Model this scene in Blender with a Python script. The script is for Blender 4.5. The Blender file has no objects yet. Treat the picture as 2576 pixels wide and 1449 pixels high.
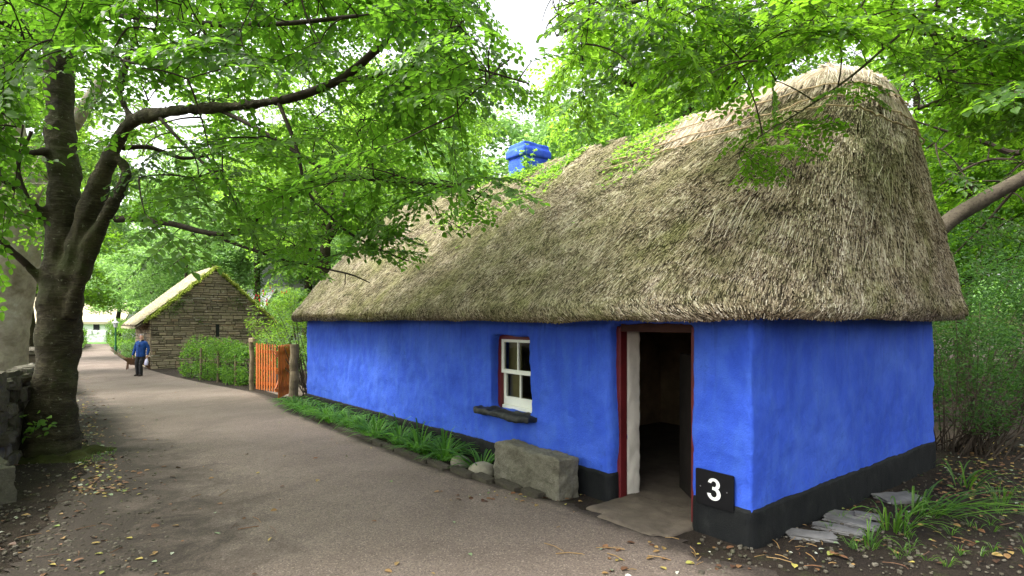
import bpy, bmesh, math, random
import numpy as np
from mathutils import Vector, Matrix, noise as mnoise

random.seed(7)
rng = np.random.default_rng(7)
PI = math.pi
SC = bpy.context.scene
COL = SC.collection

# ------------------------------------------------------------------ camera model
FPX, CX, HZ, CAMZ = 1411.0, 1288.0, 808.0, 1.75      # focal length, centre and horizon in a 2576 x 1449 frame

KN_Y = np.array([-60, 4, 8, 11, 13, 15, 17.4, 20, 23, 27, 34, 45, 220.0])
KN_Z = np.array([0, 0, -.06, -.115, -.18, -.27, -.39, -.50, -.57, -.60, -.61, -.62, -.62])
def gz(y): return float(np.interp(y, KN_Y, KN_Z))
def gza(y): return np.interp(y, KN_Y, KN_Z)
def P(dx, dy, D): return Vector(((dx - CX) / FPX * D, D, CAMZ - (dy - HZ) / FPX * D))
def G(dx, dy):
    D = 10.0
    for _ in range(40): D = .5 * D + .5 * (CAMZ - gz(D)) * FPX / max(dy - HZ, 1)
    return Vector(((dx - CX) / FPX * D, D, gz(D)))
def GX(dx, D): return Vector(((dx - CX) / FPX * D, D, gz(D)))

# ------------------------------------------------------------------ object helpers
def tag(o, label=None, cat=None, group=None, kind=None):
    if label: o['label'] = label
    if cat: o['category'] = cat
    if group: o['group'] = group
    if kind: o['kind'] = kind
    return o
def empty(name, loc=(0, 0, 0), rz=0, label=None, cat=None, group=None):
    o = bpy.data.objects.new(name, None); COL.objects.link(o)
    o.empty_display_size = .1
    o.location = loc; o.rotation_euler = (0, 0, rz)
    return tag(o, label, cat, group)
def link(name, me, parent=None, loc=None, rz=0):
    o = bpy.data.objects.new(name, me); COL.objects.link(o)
    if parent: o.parent = parent
    if loc is not None: o.location = loc
    if rz: o.rotation_euler = (0, 0, rz)
    return o
def copy_tree(o, parent=None):
    kids = [c for c in COL.objects if c.parent == o]
    c = o.copy(); COL.objects.link(c)
    if parent: c.parent = parent
    for k in kids: copy_tree(k, c)
    return c

class NB:
    """collects triangles / quads as numpy blocks and links them as ONE mesh object"""
    def __init__(s): s.v = []; s.f3 = []; s.f4 = []; s.m3 = []; s.m4 = []; s.t = []; s.n = 0
    def add(s, v, f, mi=0, tint=None):
        v = np.asarray(v, float).reshape(-1, 3); f = np.asarray(f, int)
        (s.f3 if f.shape[1] == 3 else s.f4).append(f + s.n)
        (s.m3 if f.shape[1] == 3 else s.m4).append(np.full(len(f), mi) if np.isscalar(mi) else np.asarray(mi))
        s.v.append(v); s.n += len(v)
        s.t.append(np.full(len(v), .5 if tint is None else tint) if tint is None or np.isscalar(tint) else np.asarray(tint))
        return s
    def mesh(s, name, mats, smooth=False):
        me = bpy.data.meshes.new(name)
        v = np.concatenate(s.v) if s.v else np.zeros((0, 3))
        f3 = np.concatenate(s.f3) if s.f3 else np.zeros((0, 3), int)
        f4 = np.concatenate(s.f4) if s.f4 else np.zeros((0, 4), int)
        me.vertices.add(len(v)); me.vertices.foreach_set('co', v.astype(np.float32).ravel())
        loops = np.concatenate([f3.ravel(), f4.ravel()]).astype(np.int32)
        me.loops.add(len(loops)); me.loops.foreach_set('vertex_index', loops)
        nf = len(f3) + len(f4)
        st = np.concatenate([np.arange(len(f3)) * 3, len(f3) * 3 + np.arange(len(f4)) * 4]).astype(np.int32)
        me.polygons.add(nf); me.polygons.foreach_set('loop_start', st)
        mi = np.concatenate([np.concatenate(s.m3) if s.m3 else np.zeros(0, int), np.concatenate(s.m4) if s.m4 else np.zeros(0, int)]).astype(np.int32)
        me.polygons.foreach_set('material_index', mi)
        me.polygons.foreach_set('use_smooth', np.full(nf, bool(smooth)))
        me.update(calc_edges=True)
        a = me.attributes.new('tint', 'FLOAT', 'POINT'); a.data.foreach_set('value', np.concatenate(s.t).astype(np.float32))
        for m in (mats if isinstance(mats, (list, tuple)) else [mats]): me.materials.append(m)
        return me
    def build(s, name, mats, parent=None, loc=None, rz=0, smooth=False):
        return link(name, s.mesh(name, mats, smooth), parent, loc, rz)

BOXF = np.array([[0, 3, 2, 1], [4, 5, 6, 7], [0, 1, 5, 4], [1, 2, 6, 5], [2, 3, 7, 6], [3, 0, 4, 7]])
def box_v(x0, x1, y0, y1, z0, z1):
    return np.array([[x0, y0, z0], [x1, y0, z0], [x1, y1, z0], [x0, y1, z0], [x0, y0, z1], [x1, y0, z1], [x1, y1, z1], [x0, y1, z1]], float)
def nb_box(nb, *a, mi=0, tint=None): nb.add(box_v(*a), BOXF, mi, tint); return nb
def bevel_box(x0, x1, y0, y1, z0, z1, b=.01, seg=2):
    bm = bmesh.new()
    vs = [bm.verts.new(c) for c in box_v(x0, x1, y0, y1, z0, z1)]
    for f in BOXF: bm.faces.new([vs[i] for i in f])
    bmesh.ops.bevel(bm, geom=bm.edges[:] , offset=b, segments=seg, affect='EDGES', profile=.5)
    return bm
def bm_obj(name, bm, mat, parent=None, loc=None, rz=0, smooth=False):
    me = bpy.data.meshes.new(name); bm.normal_update(); bm.to_mesh(me); bm.free()
    for m in (mat if isinstance(mat, (list, tuple)) else [mat]): me.materials.append(m)
    if smooth:
        for p in me.polygons: p.use_smooth = True
    return link(name, me, parent, loc, rz)

def tube(pts, rad, sides=6, wob=0.0, cap=True):
    pts = np.asarray([tuple(p) for p in pts], float); n = len(pts)
    rad = np.broadcast_to(np.asarray(rad, float), (n,))
    tg = np.gradient(pts, axis=0); tg /= np.linalg.norm(tg, axis=1)[:, None] + 1e-9
    up = np.array([0, 0, 1.0]) if abs(tg[0][2]) < .9 else np.array([0, 1.0, 0])
    a = np.cross(tg, up); a /= np.linalg.norm(a, axis=1)[:, None] + 1e-9
    for i in range(1, n):                       # keep frames from flipping
        p = a[i - 1] - tg[i] * np.dot(a[i - 1], tg[i]); l = np.linalg.norm(p)
        if l > 1e-6: a[i] = p / l
    b = np.cross(tg, a)
    th = np.arange(sides) * 2 * PI / sides
    rr = rad[:, None] * (1 + (wob * rng.standard_normal((n, sides)) if wob else 0))
    v = pts[:, None, :] + rr[..., None] * (np.cos(th)[None, :, None] * a[:, None, :] + np.sin(th)[None, :, None] * b[:, None, :])
    v = v.reshape(-1, 3)
    i = np.arange(n - 1)[:, None] * sides; j = np.arange(sides)[None, :]; k = (j + 1) % sides
    f = np.stack([i + j, i + k, i + sides + k, i + sides + j], -1).reshape(-1, 4)
    return v, f
def tube_cap(nb, pts, rad, sides=8, mi=0, tint=None):
    v, f = tube(pts, rad, sides); n0 = nb.n
    nb.add(v, f, mi, tint)
    c = np.array([tuple(pts[0]), tuple(pts[-1])], float)
    j = np.arange(sides); k = (j + 1) % sides
    n = len(v)
    vv = np.concatenate([v[:sides], v[-sides:], c])
    f3 = np.concatenate([np.stack([k, j, np.full(sides, 2 * sides)], 1), np.stack([sides + j, sides + k, np.full(sides, 2 * sides + 1)], 1)])
    nb.add(vv, f3, mi, tint)
def spline(pts, n=8):
    """Catmull-Rom through points (any dimension)"""
    p = np.asarray([tuple(q) for q in pts], float)
    p = np.concatenate([[2 * p[0] - p[1]], p, [2 * p[-1] - p[-2]]])
    out = []
    for i in range(1, len(p) - 2):
        for t in np.arange(n) / n:
            out.append(.5 * ((2 * p[i]) + (-p[i - 1] + p[i + 1]) * t + (2 * p[i - 1] - 5 * p[i] + 4 * p[i + 1] - p[i + 2]) * t * t + (-p[i - 1] + 3 * p[i] - 3 * p[i + 1] + p[i + 2]) * t ** 3))
    out.append(p[-2])
    return np.array(out)

def evaluated(o):
    dg = bpy.context.evaluated_depsgraph_get()
    me = bpy.data.meshes.new_from_object(o.evaluated_get(dg), depsgraph=dg)
    return me
def remesh(me, voxel, smooth_it=4, factor=.5):
    o = bpy.data.objects.new('tmp', me); COL.objects.link(o)
    m = o.modifiers.new('r', 'REMESH'); m.mode = 'VOXEL'; m.voxel_size = voxel; m.use_smooth_shade = True
    if smooth_it:
        s = o.modifiers.new('s', 'SMOOTH'); s.factor = factor; s.iterations = smooth_it
    out = evaluated(o)
    bpy.data.objects.remove(o)
    return out
def displace(me, amp, scale, octv=3, seed=0):
    n = len(me.vertices); co = np.empty(n * 3, np.float32); me.vertices.foreach_get('co', co); co = co.reshape(-1, 3)
    no = np.empty(n * 3, np.float32); me.vertices.foreach_get('normal', no); no = no.reshape(-1, 3)
    d = np.array([mnoise.fractal(Vector((float(c[0]) * scale + seed, float(c[1]) * scale, float(c[2]) * scale)), .6, 2.1, octv) for c in co])
    co += no * (d * amp)[:, None]
    me.vertices.foreach_set('co', co.astype(np.float32).ravel()); me.update()

# ------------------------------------------------------------------ materials
def newmat(name):
    m = bpy.data.materials.new(name); m.use_nodes = True
    nt = m.node_tree; nt.nodes.clear()
    out = nt.nodes.new('ShaderNodeOutputMaterial')
    return m, nt, out
def N(nt, t, **kw):
    n = nt.nodes.new(t)
    for k, v in kw.items():
        if k in ('inp',):
            for a, b in v.items(): n.inputs[a].default_value = b
        else: setattr(n, k, v)
    return n
def ramp(nt, fac, stops, interp='LINEAR'):
    r = nt.nodes.new('ShaderNodeValToRGB'); r.color_ramp.interpolation = interp
    el = r.color_ramp.elements
    while len(el) > 1: el.remove(el[0])
    el[0].position = stops[0][0]; el[0].color = (*stops[0][1], 1)
    for p, c in stops[1:]:
        e = el.new(p); e.color = (*c, 1)
    nt.links.new(fac, r.inputs[0]); return r.outputs[0]
def fr(nt, fac, a, b):      # a float ramp from value a..b to 0..1
    m = N(nt, 'ShaderNodeMapRange'); m.clamp = True
    m.inputs[1].default_value = a; m.inputs[2].default_value = b
    nt.links.new(fac, m.inputs[0]); return m.outputs[0]
def mixc(nt, fac, a, b, mode='MIX'):
    m = N(nt, 'ShaderNodeMix', data_type='RGBA', blend_type=mode)
    for s, v in ((m.inputs[0], fac), (m.inputs[6], a), (m.inputs[7], b)):
        if hasattr(v, 'links'): nt.links.new(v, s)
        else: s.default_value = v if np.isscalar(v) else (*v, 1)
    return m.outputs[2]
def noise(nt, scale, detail=6, rough=.6, vec=None, dist=0.0, scl=None):
    n = N(nt, 'ShaderNodeTexNoise'); n.inputs['Scale'].default_value = scale; n.inputs['Detail'].default_value = detail
    n.inputs['Roughness'].default_value = rough; n.inputs['Distortion'].default_value = dist
    if vec is None: vec = coords(nt)
    if scl is not None:
        mp = N(nt, 'ShaderNodeMapping'); mp.inputs['Scale'].default_value = scl; nt.links.new(vec, mp.inputs[0]); vec = mp.outputs[0]
    nt.links.new(vec, n.inputs['Vector']); return n.outputs['Fac']
def coords(nt):
    t = N(nt, 'ShaderNodeTexCoord'); return t.outputs['Object']
def attr(nt, name='tint'):
    a = N(nt, 'ShaderNodeAttribute'); a.attribute_name = name; return a.outputs['Fac']
def bump(nt, h, strength=.3, dist=.02):
    b = N(nt, 'ShaderNodeBump'); b.inputs['Strength'].default_value = strength; b.inputs['Distance'].default_value = dist
    nt.links.new(h, b.inputs['Height']); return b.outputs[0]
def princ(nt, out, color, rough=.8, spec=.3, normal=None, metallic=0):
    p = N(nt, 'ShaderNodeBsdfPrincipled')
    for s, v in (('Base Color', color), ('Roughness', rough)):
        if hasattr(v, 'links'): nt.links.new(v, p.inputs[s])
        else: p.inputs[s].default_value = v if np.isscalar(v) else (*v, 1)
    p.inputs['Specular IOR Level'].default_value = spec; p.inputs['Metallic'].default_value = metallic
    if normal is not None: nt.links.new(normal, p.inputs['Normal'])
    if out is not None: nt.links.new(p.outputs[0], out.inputs[0])
    return p.outputs[0]
def plain(name, c, rough=.7, var=.25, scale=6, spec=.3, bstr=.15, bscale=40, metallic=0):
    m, nt, out = newmat(name)
    n = noise(nt, scale)
    col = mixc(nt, fr(nt, n, .3, .7), tuple(x * (1 - var) for x in c), tuple(min(1, x * (1 + var)) for x in c))
    princ(nt, out, col, rough, spec, bump(nt, noise(nt, bscale), bstr, .01), metallic)
    return m
def leaf_mat(name, dark, mid, light, trans, tw=.45, rough=.42, spec=.35):
    m, nt, out = newmat(name)
    t = attr(nt)
    col = ramp(nt, t, [(0, dark), (.5, mid), (1, light)])
    nb = noise(nt, 35, 2)
    col = mixc(nt, fr(nt, nb, .2, .8), mixc(nt, .18, col, (0, 0, 0)), col)
    p = princ(nt, None, col, rough, spec)
    tr = N(nt, 'ShaderNodeBsdfTranslucent')
    tc = mixc(nt, t, tuple(x * .7 for x in trans), tuple(min(1, x * 1.25) for x in trans)); nt.links.new(tc, tr.inputs[0])
    mx = N(nt, 'ShaderNodeMixShader'); mx.inputs[0].default_value = tw
    nt.links.new(p, mx.inputs[1]); nt.links.new(tr.outputs[0], mx.inputs[2]); nt.links.new(mx.outputs[0], out.inputs[0])
    return m

def make_materials():
    M = {}
    # blue limewash
    m, nt, out = newmat('blue_limewash'); c = coords(nt)
    n1 = noise(nt, 1.1, 7, .62, c, .6); n2 = noise(nt, 6, 6, .65, c, .2, (1, 1, .45)); n3 = noise(nt, 26, 5, .7, c)
    col = ramp(nt, n1, [(.3, (.024, .072, .46)), (.5, (.036, .098, .58)), (.7, (.060, .14, .65))])
    col = mixc(nt, mixfac(nt, fr(nt, n2, .45, .75), .4), col, (.085, .20, .58))
    col = mixc(nt, mixfac(nt, fr(nt, n3, .55, .8), .3), col, (.014, .045, .33))
    streak = noise(nt, 3, 4, .6, c, 0, (3.5, 3.5, .35))
    col = mixc(nt, mixfac(nt, fr(nt, streak, .55, .78), .22), col, (.02, .06, .36))
    drip = noise(nt, 2, 4, .65, c, .3, (9, 9, .5)); sz = N(nt, 'ShaderNodeSeparateXYZ'); nt.links.new(c, sz.inputs[0]); dm = N(nt, 'ShaderNodeMath', operation='MULTIPLY'); nt.links.new(fr(nt, drip, .56, .68), dm.inputs[0]); nt.links.new(fr(nt, sz.outputs[2], .7, 1.7), dm.inputs[1])
    col = mixc(nt, mixfac(nt, dm.outputs[0], .30), col, (.018, .045, .26))        # rain runs below the eave
    sp_ = N(nt, 'ShaderNodeMath', operation='MULTIPLY'); nt.links.new(fr(nt, noise(nt, 24, 4, .7, c), .56, .66), sp_.inputs[0]); nt.links.new(fr(nt, sz.outputs[2], .62, .25), sp_.inputs[1])
    col = mixc(nt, mixfac(nt, sp_.outputs[0], .35), col, (.05, .06, .16))          # mud splash above the plinth
    vs = N(nt, 'ShaderNodeTexVoronoi'); vs.inputs['Scale'].default_value = 3.1; nt.links.new(c, vs.inputs[0])
    scuff = fr(nt, vs.outputs['Distance'], .07, .02); sn = noise(nt, 30, 4)
    mm = N(nt, 'ShaderNodeMath', operation='MULTIPLY'); nt.links.new(scuff, mm.inputs[0]); nt.links.new(fr(nt, sn, .45, .6), mm.inputs[1])
    col = mixc(nt, mixfac(nt, mm.outputs[0], .6), col, (.012, .03, .16))
    h = N(nt, 'ShaderNodeMath', operation='ADD'); nt.links.new(noise(nt, 14, 6, .6, c), h.inputs[0]); nt.links.new(noise(nt, 70, 5, .7, c), h.inputs[1])
    princ(nt, out, col, .82, .22, bump(nt, h.outputs[0], .55, .014)); M['blue'] = m
    # tarred plinth
    m, nt, out = newmat('black_tar'); c = coords(nt)
    n1 = noise(nt, 7, 6, .7, c)
    col = ramp(nt, n1, [(.35, (.004, .005, .006)), (.6, (.009, .010, .010)), (.75, (.022, .024, .023))])
    princ(nt, out, col, .7, .2, bump(nt, noise(nt, 90, 5, .75, c), .5, .010)); M['tar'] = m
    # straw
    m, nt, out = newmat('reed_thatch'); c = coords(nt); t = attr(nt)
    col = ramp(nt, t, [(0, (.030, .022, .016)), (.2, (.10, .074, .052)), (.45, (.262, .202, .135)), (.72, (.46, .38, .275)), (1, (.76, .69, .565))])
    n1 = noise(nt, .9, 6, .65, c, .4); n2 = noise(nt, 3.5, 5, .65, c, .3); n3 = noise(nt, .5, 3, .5, c)
    ms = N(nt, 'ShaderNodeMath', operation='MULTIPLY'); nt.links.new(fr(nt, n1, .40, .60), ms.inputs[0]); nt.links.new(fr(nt, n2, .34, .60), ms.inputs[1])
    moss = mixc(nt, t, (.06, .062, .02), (.34, .33, .13))
    col = mixc(nt, mixfac(nt, ms.outputs[0], .8), col, moss)
    sx = N(nt, 'ShaderNodeSeparateXYZ'); nt.links.new(c, sx.inputs[0])           # the front slope is mossier and greener than the hip
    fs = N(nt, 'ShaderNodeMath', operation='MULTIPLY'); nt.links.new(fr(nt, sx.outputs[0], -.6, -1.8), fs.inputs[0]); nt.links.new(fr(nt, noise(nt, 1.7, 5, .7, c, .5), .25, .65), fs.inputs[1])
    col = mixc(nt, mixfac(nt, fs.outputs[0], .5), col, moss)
    col = mixc(nt, mixfac(nt, fr(nt, n3, .52, .7), .45), col, mixc(nt, t, (.055, .040, .036), (.30, .24, .22)))
    n4 = noise(nt, 5, 6, .7, c, .5)
    col = mixc(nt, mixfac(nt, fr(nt, n4, .58, .70), .45), col, (.035, .028, .02))
    princ(nt, out, col, .75, .25); M['straw'] = m
    M['straw_base'] = plain('thatch_core', (.055, .043, .028), .95, .5, 9, .1, .8, 60)
    m, nt, out = newmat('fresh_straw'); t = attr(nt)
    col = ramp(nt, t, [(0, (.13, .10, .066)), (.4, (.34, .275, .19)), (1, (.70, .63, .51))]); princ(nt, out, col, .7, .25); M['straw_new'] = m
    m, nt, out = newmat('golden_straw'); t = attr(nt)
    n1 = noise(nt, .8, 4)
    col = ramp(nt, t, [(0, (.22, .185, .12)), (.5, (.47, .41, .28)), (1, (.70, .64, .48))]); princ(nt, out, col, .75, .2); M['straw_gold'] = m
    # bark
    m, nt, out = newmat('beech_bark'); c = coords(nt)
    n1 = noise(nt, 4, 7, .65, c, .4, (1, 1, .7)); n2 = noise(nt, 9, 5, .6, c, 1.2, (.8, .8, 5)); n3 = noise(nt, 16, 4, .7, c)
    col = ramp(nt, n1, [(.3, (.016, .013, .007)), (.52, (.040, .033, .017)), (.72, (.080, .067, .036))])
    col = mixc(nt, mixfac(nt, fr(nt, n2, .52, .64), .5), col, (.10, .088, .055))
    col = mixc(nt, mixfac(nt, fr(nt, n2, .46, .38), .6), col, (.020, .016, .010))
    col = mixc(nt, mixfac(nt, fr(nt, noise(nt, 2.2, 5, .6, c), .5, .68), .65), col, (.045, .055, .014))
    col = mixc(nt, mixfac(nt, fr(nt, n3, .64, .69), .6), col, (.25, .25, .18))
    hh = N(nt, 'ShaderNodeMath', operation='ADD'); nt.links.new(n2, hh.inputs[0]); nt.links.new(noise(nt, 40, 6, .7, c), hh.inputs[1])
    princ(nt, out, col, .85, .2, bump(nt, hh.outputs[0], .55, .04)); M['bark'] = m
    m, nt, out = newmat('pale_bark'); c = coords(nt)
    n1 = noise(nt, 3, 7, .65, c, .3)
    col = ramp(nt, n1, [(.3, (.15, .125, .085)), (.5, (.30, .265, .205)), (.66, (.42, .39, .32))])
    col = mixc(nt, mixfac(nt, fr(nt, noise(nt, 3, 5, .6, c), .60, .66), .6), col, (.52, .49, .44))
    princ(nt, out, col, .85, .2, bump(nt, noise(nt, 18, 6, .7, c), .5, .03)); M['pale_bark'] = m
    m, nt, out = newmat('speckled_bark'); c = coords(nt)
    n1 = noise(nt, 5, 6, .65, c)
    col = ramp(nt, n1, [(.3, (.032, .026, .017)), (.6, (.070, .058, .039)), (.75, (.11, .092, .064))])
    col = mixc(nt, mixfac(nt, fr(nt, noise(nt, 26, 3, .6, c), .56, .62), .85), col, (.028, .02, .015))
    princ(nt, out, col, .85, .2, bump(nt, noise(nt, 22, 6, .7, c), .5, .02)); M['bark_spot'] = m
    M['twig'] = plain('twig_bark', (.035, .026, .018), .85, .4, 8, .2)
    # leaves
    M['leaf_beech'] = leaf_mat('beech_leaf', (.024, .064, .010), (.052, .122, .015), (.10, .19, .030), (.22, .48, .032), .52)
    M['leaf_over'] = leaf_mat('overhanging_leaf', (.024, .066, .010), (.050, .120, .014), (.095, .185, .024), (.25, .50, .026), .54)
    M['leaf_mid'] = leaf_mat('bright_leaf', (.05, .120, .022), (.10, .22, .035), (.18, .33, .06), (.36, .64, .06), .50, .5, .3)
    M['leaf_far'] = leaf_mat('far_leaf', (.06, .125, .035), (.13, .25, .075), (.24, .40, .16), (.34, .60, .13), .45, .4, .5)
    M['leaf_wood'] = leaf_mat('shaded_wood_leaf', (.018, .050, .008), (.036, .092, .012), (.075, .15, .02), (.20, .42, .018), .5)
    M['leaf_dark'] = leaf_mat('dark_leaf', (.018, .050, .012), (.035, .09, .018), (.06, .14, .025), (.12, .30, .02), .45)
    M['leaf_hedge'] = leaf_mat('hedge_leaf', (.030, .085, .014), (.065, .16, .022), (.14, .26, .04), (.22, .44, .04), .4, .5, .2)
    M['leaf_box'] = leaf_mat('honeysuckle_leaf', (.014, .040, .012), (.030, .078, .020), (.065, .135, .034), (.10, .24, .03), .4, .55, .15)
    M['leaf_fuchsia'] = leaf_mat('fuchsia_leaf', (.05, .12, .02), (.10, .21, .025), (.18, .32, .04), (.30, .52, .04), .5, .45, .3)
    M['leaf_lily'] = leaf_mat('lily_leaf', (.024, .080, .014), (.052, .155, .024), (.11, .25, .04), (.15, .40, .03), .35, .5, .22)
    M['leaf_grass'] = leaf_mat('grass_blade', (.030, .085, .012), (.06, .155, .018), (.13, .24, .03), (.20, .44, .03), .4, .4, .4)
    # ground
    m, nt, out = newmat('soil'); c = coords(nt)
    n1 = noise(nt, 1.3, 7, .65, c); n2 = noise(nt, 40, 6, .75, c); n3 = noise(nt, 5, 6, .7, c)
    col = ramp(nt, n1, [(.3, (.014, .010, .007)), (.55, (.028, .020, .014)), (.72, (.055, .040, .029))])
    col = mixc(nt, mixfac(nt, fr(nt, n2, .5, .75), .5), col, (.085, .062, .045))
    col = mixc(nt, mixfac(nt, fr(nt, n3, .56, .70), .55), col, (.045, .055, .014))
    hh = N(nt, 'ShaderNodeMath', operation='ADD'); nt.links.new(n3, hh.inputs[0]); nt.links.new(n2, hh.inputs[1])
    princ(nt, out, col, .92, .2, bump(nt, hh.outputs[0], .8, .05)); M['soil'] = m
    m, nt, out = newmat('tarred_gravel_path'); c = coords(nt); e = attr(nt, 'tint')
    n1 = noise(nt, .55, 6, .6, c, .4); n2 = noise(nt, 65, 4, .8, c); n3 = noise(nt, 3.2, 6, .65, c)
    col = ramp(nt, n1, [(.28, (.118, .087, .068)), (.48, (.190, .146, .117)), (.7, (.255, .204, .170))])
    col = mixc(nt, mixfac(nt, fr(nt, n3, .45, .7), .35), col, (.100, .072, .054))
    n6 = noise(nt, 28, 3, .7, c)
    col = mixc(nt, mixfac(nt, fr(nt, n6, .35, .62), .5), mixc(nt, .45, col, (.03, .022, .018)), col)
    col = mixc(nt, mixfac(nt, fr(nt, n2, .30, .55), .85), mixc(nt, .65, col, (.03, .022, .018)), mixc(nt, .12, col, (.5, .4, .33)))
    v = N(nt, 'ShaderNodeTexVoronoi'); v.inputs['Scale'].default_value = 110; nt.links.new(c, v.inputs[0])
    vc = N(nt, 'ShaderNodeSeparateColor'); nt.links.new(v.outputs['Color'], vc.inputs[0])
    col = mixc(nt, mixfac(nt, fr(nt, vc.outputs[0], .90, .98), .5), col, (.36, .30, .25))
    col = mixc(nt, mixfac(nt, fr(nt, vc.outputs[1], .82, .95), .6), col, (.05, .04, .035))
    pt = noise(nt, .9, 4, .55, c, 1.2, (1, .35, 1)); col = mixc(nt, mixfac(nt, fr(nt, pt, .54, .62), .28), col, (.075, .056, .043))
    n5 = noise(nt, 2.3, 7, .7, c, .6)
    ad = N(nt, 'ShaderNodeMath', operation='ADD'); nt.links.new(e, ad.inputs[0])
    sc_ = N(nt, 'ShaderNodeMath', operation='MULTIPLY'); nt.links.new(fr(nt, n5, .3, .7), sc_.inputs[0]); sc_.inputs[1].default_value = .6; nt.links.new(sc_.outputs[0], ad.inputs[1])
    dirt = mixc(nt, fr(nt, n2, .35, .7), (.012, .009, .007), (.055, .041, .030))
    col = mixc(nt, mixfac(nt, fr(nt, ad.outputs[0], .42, 1.0), .95), col, dirt)
    princ(nt, out, col, .88, .3, bump(nt, n2, .55, .012)); M['path'] = m
    M['lawn'] = plain('lawn_grass', (.07, .19, .02), .9, .3, 2, .2)
    M['stone_slab'] = plain('worn_concrete', (.100, .080, .060), .85, .35, 4, .3, .5, 30)
    m, nt, out = newmat('granite_block'); c = coords(nt)
    n1 = noise(nt, 3.2, 7, .65, c); n2 = noise(nt, 38, 5, .8, c)
    col = ramp(nt, n1, [(.3, (.15, .138, .10)), (.55, (.26, .245, .185)), (.75, (.37, .35, .285))])
    col = mixc(nt, mixfac(nt, fr(nt, n2, .4, .65), .6), mixc(nt, .5, col, (.05, .045, .03)), col)
    princ(nt, out, col, .9, .2, bump(nt, noise(nt, 24, 8, .75, c), 1.0, .04)); M['granite'] = m
    m, nt, out = newmat('field_stone'); c = coords(nt); t = attr(nt)
    col = ramp(nt, t, [(0, (.075, .065, .050)), (.4, (.15, .132, .10)), (.7, (.23, .205, .165)), (1, (.34, .315, .265))])
    n1 = noise(nt, 7, 7, .7, c)
    col = mixc(nt, mixfac(nt, fr(nt, n1, .4, .62), .55), mixc(nt, .5, col, (.03, .028, .018)), col)
    col = mixc(nt, mixfac(nt, fr(nt, noise(nt, 3, 5, .6, c), .56, .7), .6), col, (.06, .075, .02))
    princ(nt, out, col, .9, .2, bump(nt, noise(nt, 25, 7, .75, c), .8, .03)); M['field_stone'] = m
    m, nt, out = newmat('coursed_sandstone'); c = coords(nt); t = attr(nt)
    col = ramp(nt, t, [(0, (.20, .165, .115)), (.35, (.37, .31, .215)), (.65, (.50, .41, .28)), (.85, (.44, .315, .205)), (1, (.52, .475, .37))])
    n1 = noise(nt, 9, 6, .7, c)
    col = mixc(nt, mixfac(nt, fr(nt, n1, .35, .6), .55), mixc(nt, .40, col, (.03, .027, .018)), col)
    sp = N(nt, 'ShaderNodeSeparateXYZ'); nt.links.new(c, sp.inputs[0])
    n2 = noise(nt, 12, 4, .7, c); lim = N(nt, 'ShaderNodeMath', operation='MULTIPLY'); nt.links.new(fr(nt, sp.outputs[2], .9, 2.6), lim.inputs[0]); nt.links.new(fr(nt, n2, .60, .66), lim.inputs[1])
    col = mixc(nt, mixfac(nt, lim.outputs[0], .8), col, (.55, .53, .47))                 # lichen high on the gable
    n3 = noise(nt, 1.3, 5, .6, c); up = N(nt, 'ShaderNodeMath', operation='MULTIPLY'); nt.links.new(fr(nt, sp.outputs[2], 1.2, 3.0), up.inputs[0]); nt.links.new(fr(nt, n3, .3, .6), up.inputs[1])
    col = mixc(nt, mixfac(nt, up.outputs[0], .45), col, (.060, .055, .030))
    princ(nt, out, col, .9, .2, bump(nt, noise(nt, 22, 6, .7, c), .7, .03)); M['sandstone'] = m
    M['mortar'] = plain('dark_mortar', (.10, .085, .062), .95, .4, 8, .1)
    M['slate'] = plain('grey_slate', (.15, .145, .14), .8, .4, 5, .35, .6, 22)
    M['orange'] = plain('orange_gate_paint', (.40, .105, .016), .5, .14, 5, .4, .1, 60)
    M['log'] = plain('weathered_log', (.17, .135, .085), .9, .45, 5, .2, .7, 24)
    M['post_pale'] = plain('pale_cut_wood', (.42, .33, .22), .85, .3, 6, .2, .4, 30)
    M['red'] = plain('oxblood_paint', (.105, .010, .012), .5, .3, 5, .4, .2, 40)
    M['darkred'] = plain('old_oxblood_lintel', (.050, .018, .010), .7, .4, 7, .3, .4, 30)
    M['white_paint'] = plain('cream_white_paint', (.74, .76, .66), .5, .06, 5, .4, .1, 50)
    M['whitewash'] = plain('whitewash', (.72, .68, .58), .9, .12, 4, .2, .4, 14)
    M['interior'] = plain('smoke_brown_plaster', (.30, .215, .13), .95, .4, 3, .1, .5, 18)
    M['wood_dark'] = plain('dark_oak', (.014, .011, .009), .7, .4, 6, .25, .3, 30)
    M['sign'] = plain('black_sign_plate', (.005, .005, .006), .5, .2, 8, .2, .05, 80)
    M['sign_white'] = plain('white_sign_lettering', (.82, .82, .80), .5, .03, 8, .3, .03, 60)
    M['steel'] = plain('screw_steel', (.35, .35, .35), .4, .2, 8, .5, .1, 50, 1.0)
    M['lamp_green'] = plain('green_lamp_paint', (.010, .12, .045), .4, .2, 6, .45, .05, 60)
    M['lamp_white'] = plain('white_lamp_metal', (.75, .76, .76), .4, .06, 6, .4, .05, 60)
    M['lamp_glass'] = plain('frosted_lamp_glass', (.66, .68, .70), .25, .05, 6, .5, .02, 60)
    M['white_wall'] = plain('white_house_wall', (.80, .80, .78), .85, .06, 3, .2)
    M['white_stone'] = plain('whitewashed_rubble', (.62, .62, .60), .9, .3, 3, .2, 1.0, 6)
    M['grey_roof'] = plain('pale_slate_roof', (.36, .37, .38), .7, .2, 3, .35)
    M['dark_glass'] = plain('dark_window', (.015, .017, .018), .15, .3, 3, .5, .02)
    M['jacket'] = plain('blue_softshell', (.006, .052, .235), .7, .25, 12, .3, .3, 50)
    M['collar'] = plain('navy_lining', (.012, .014, .04), .8, .2, 12, .2)
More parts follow.
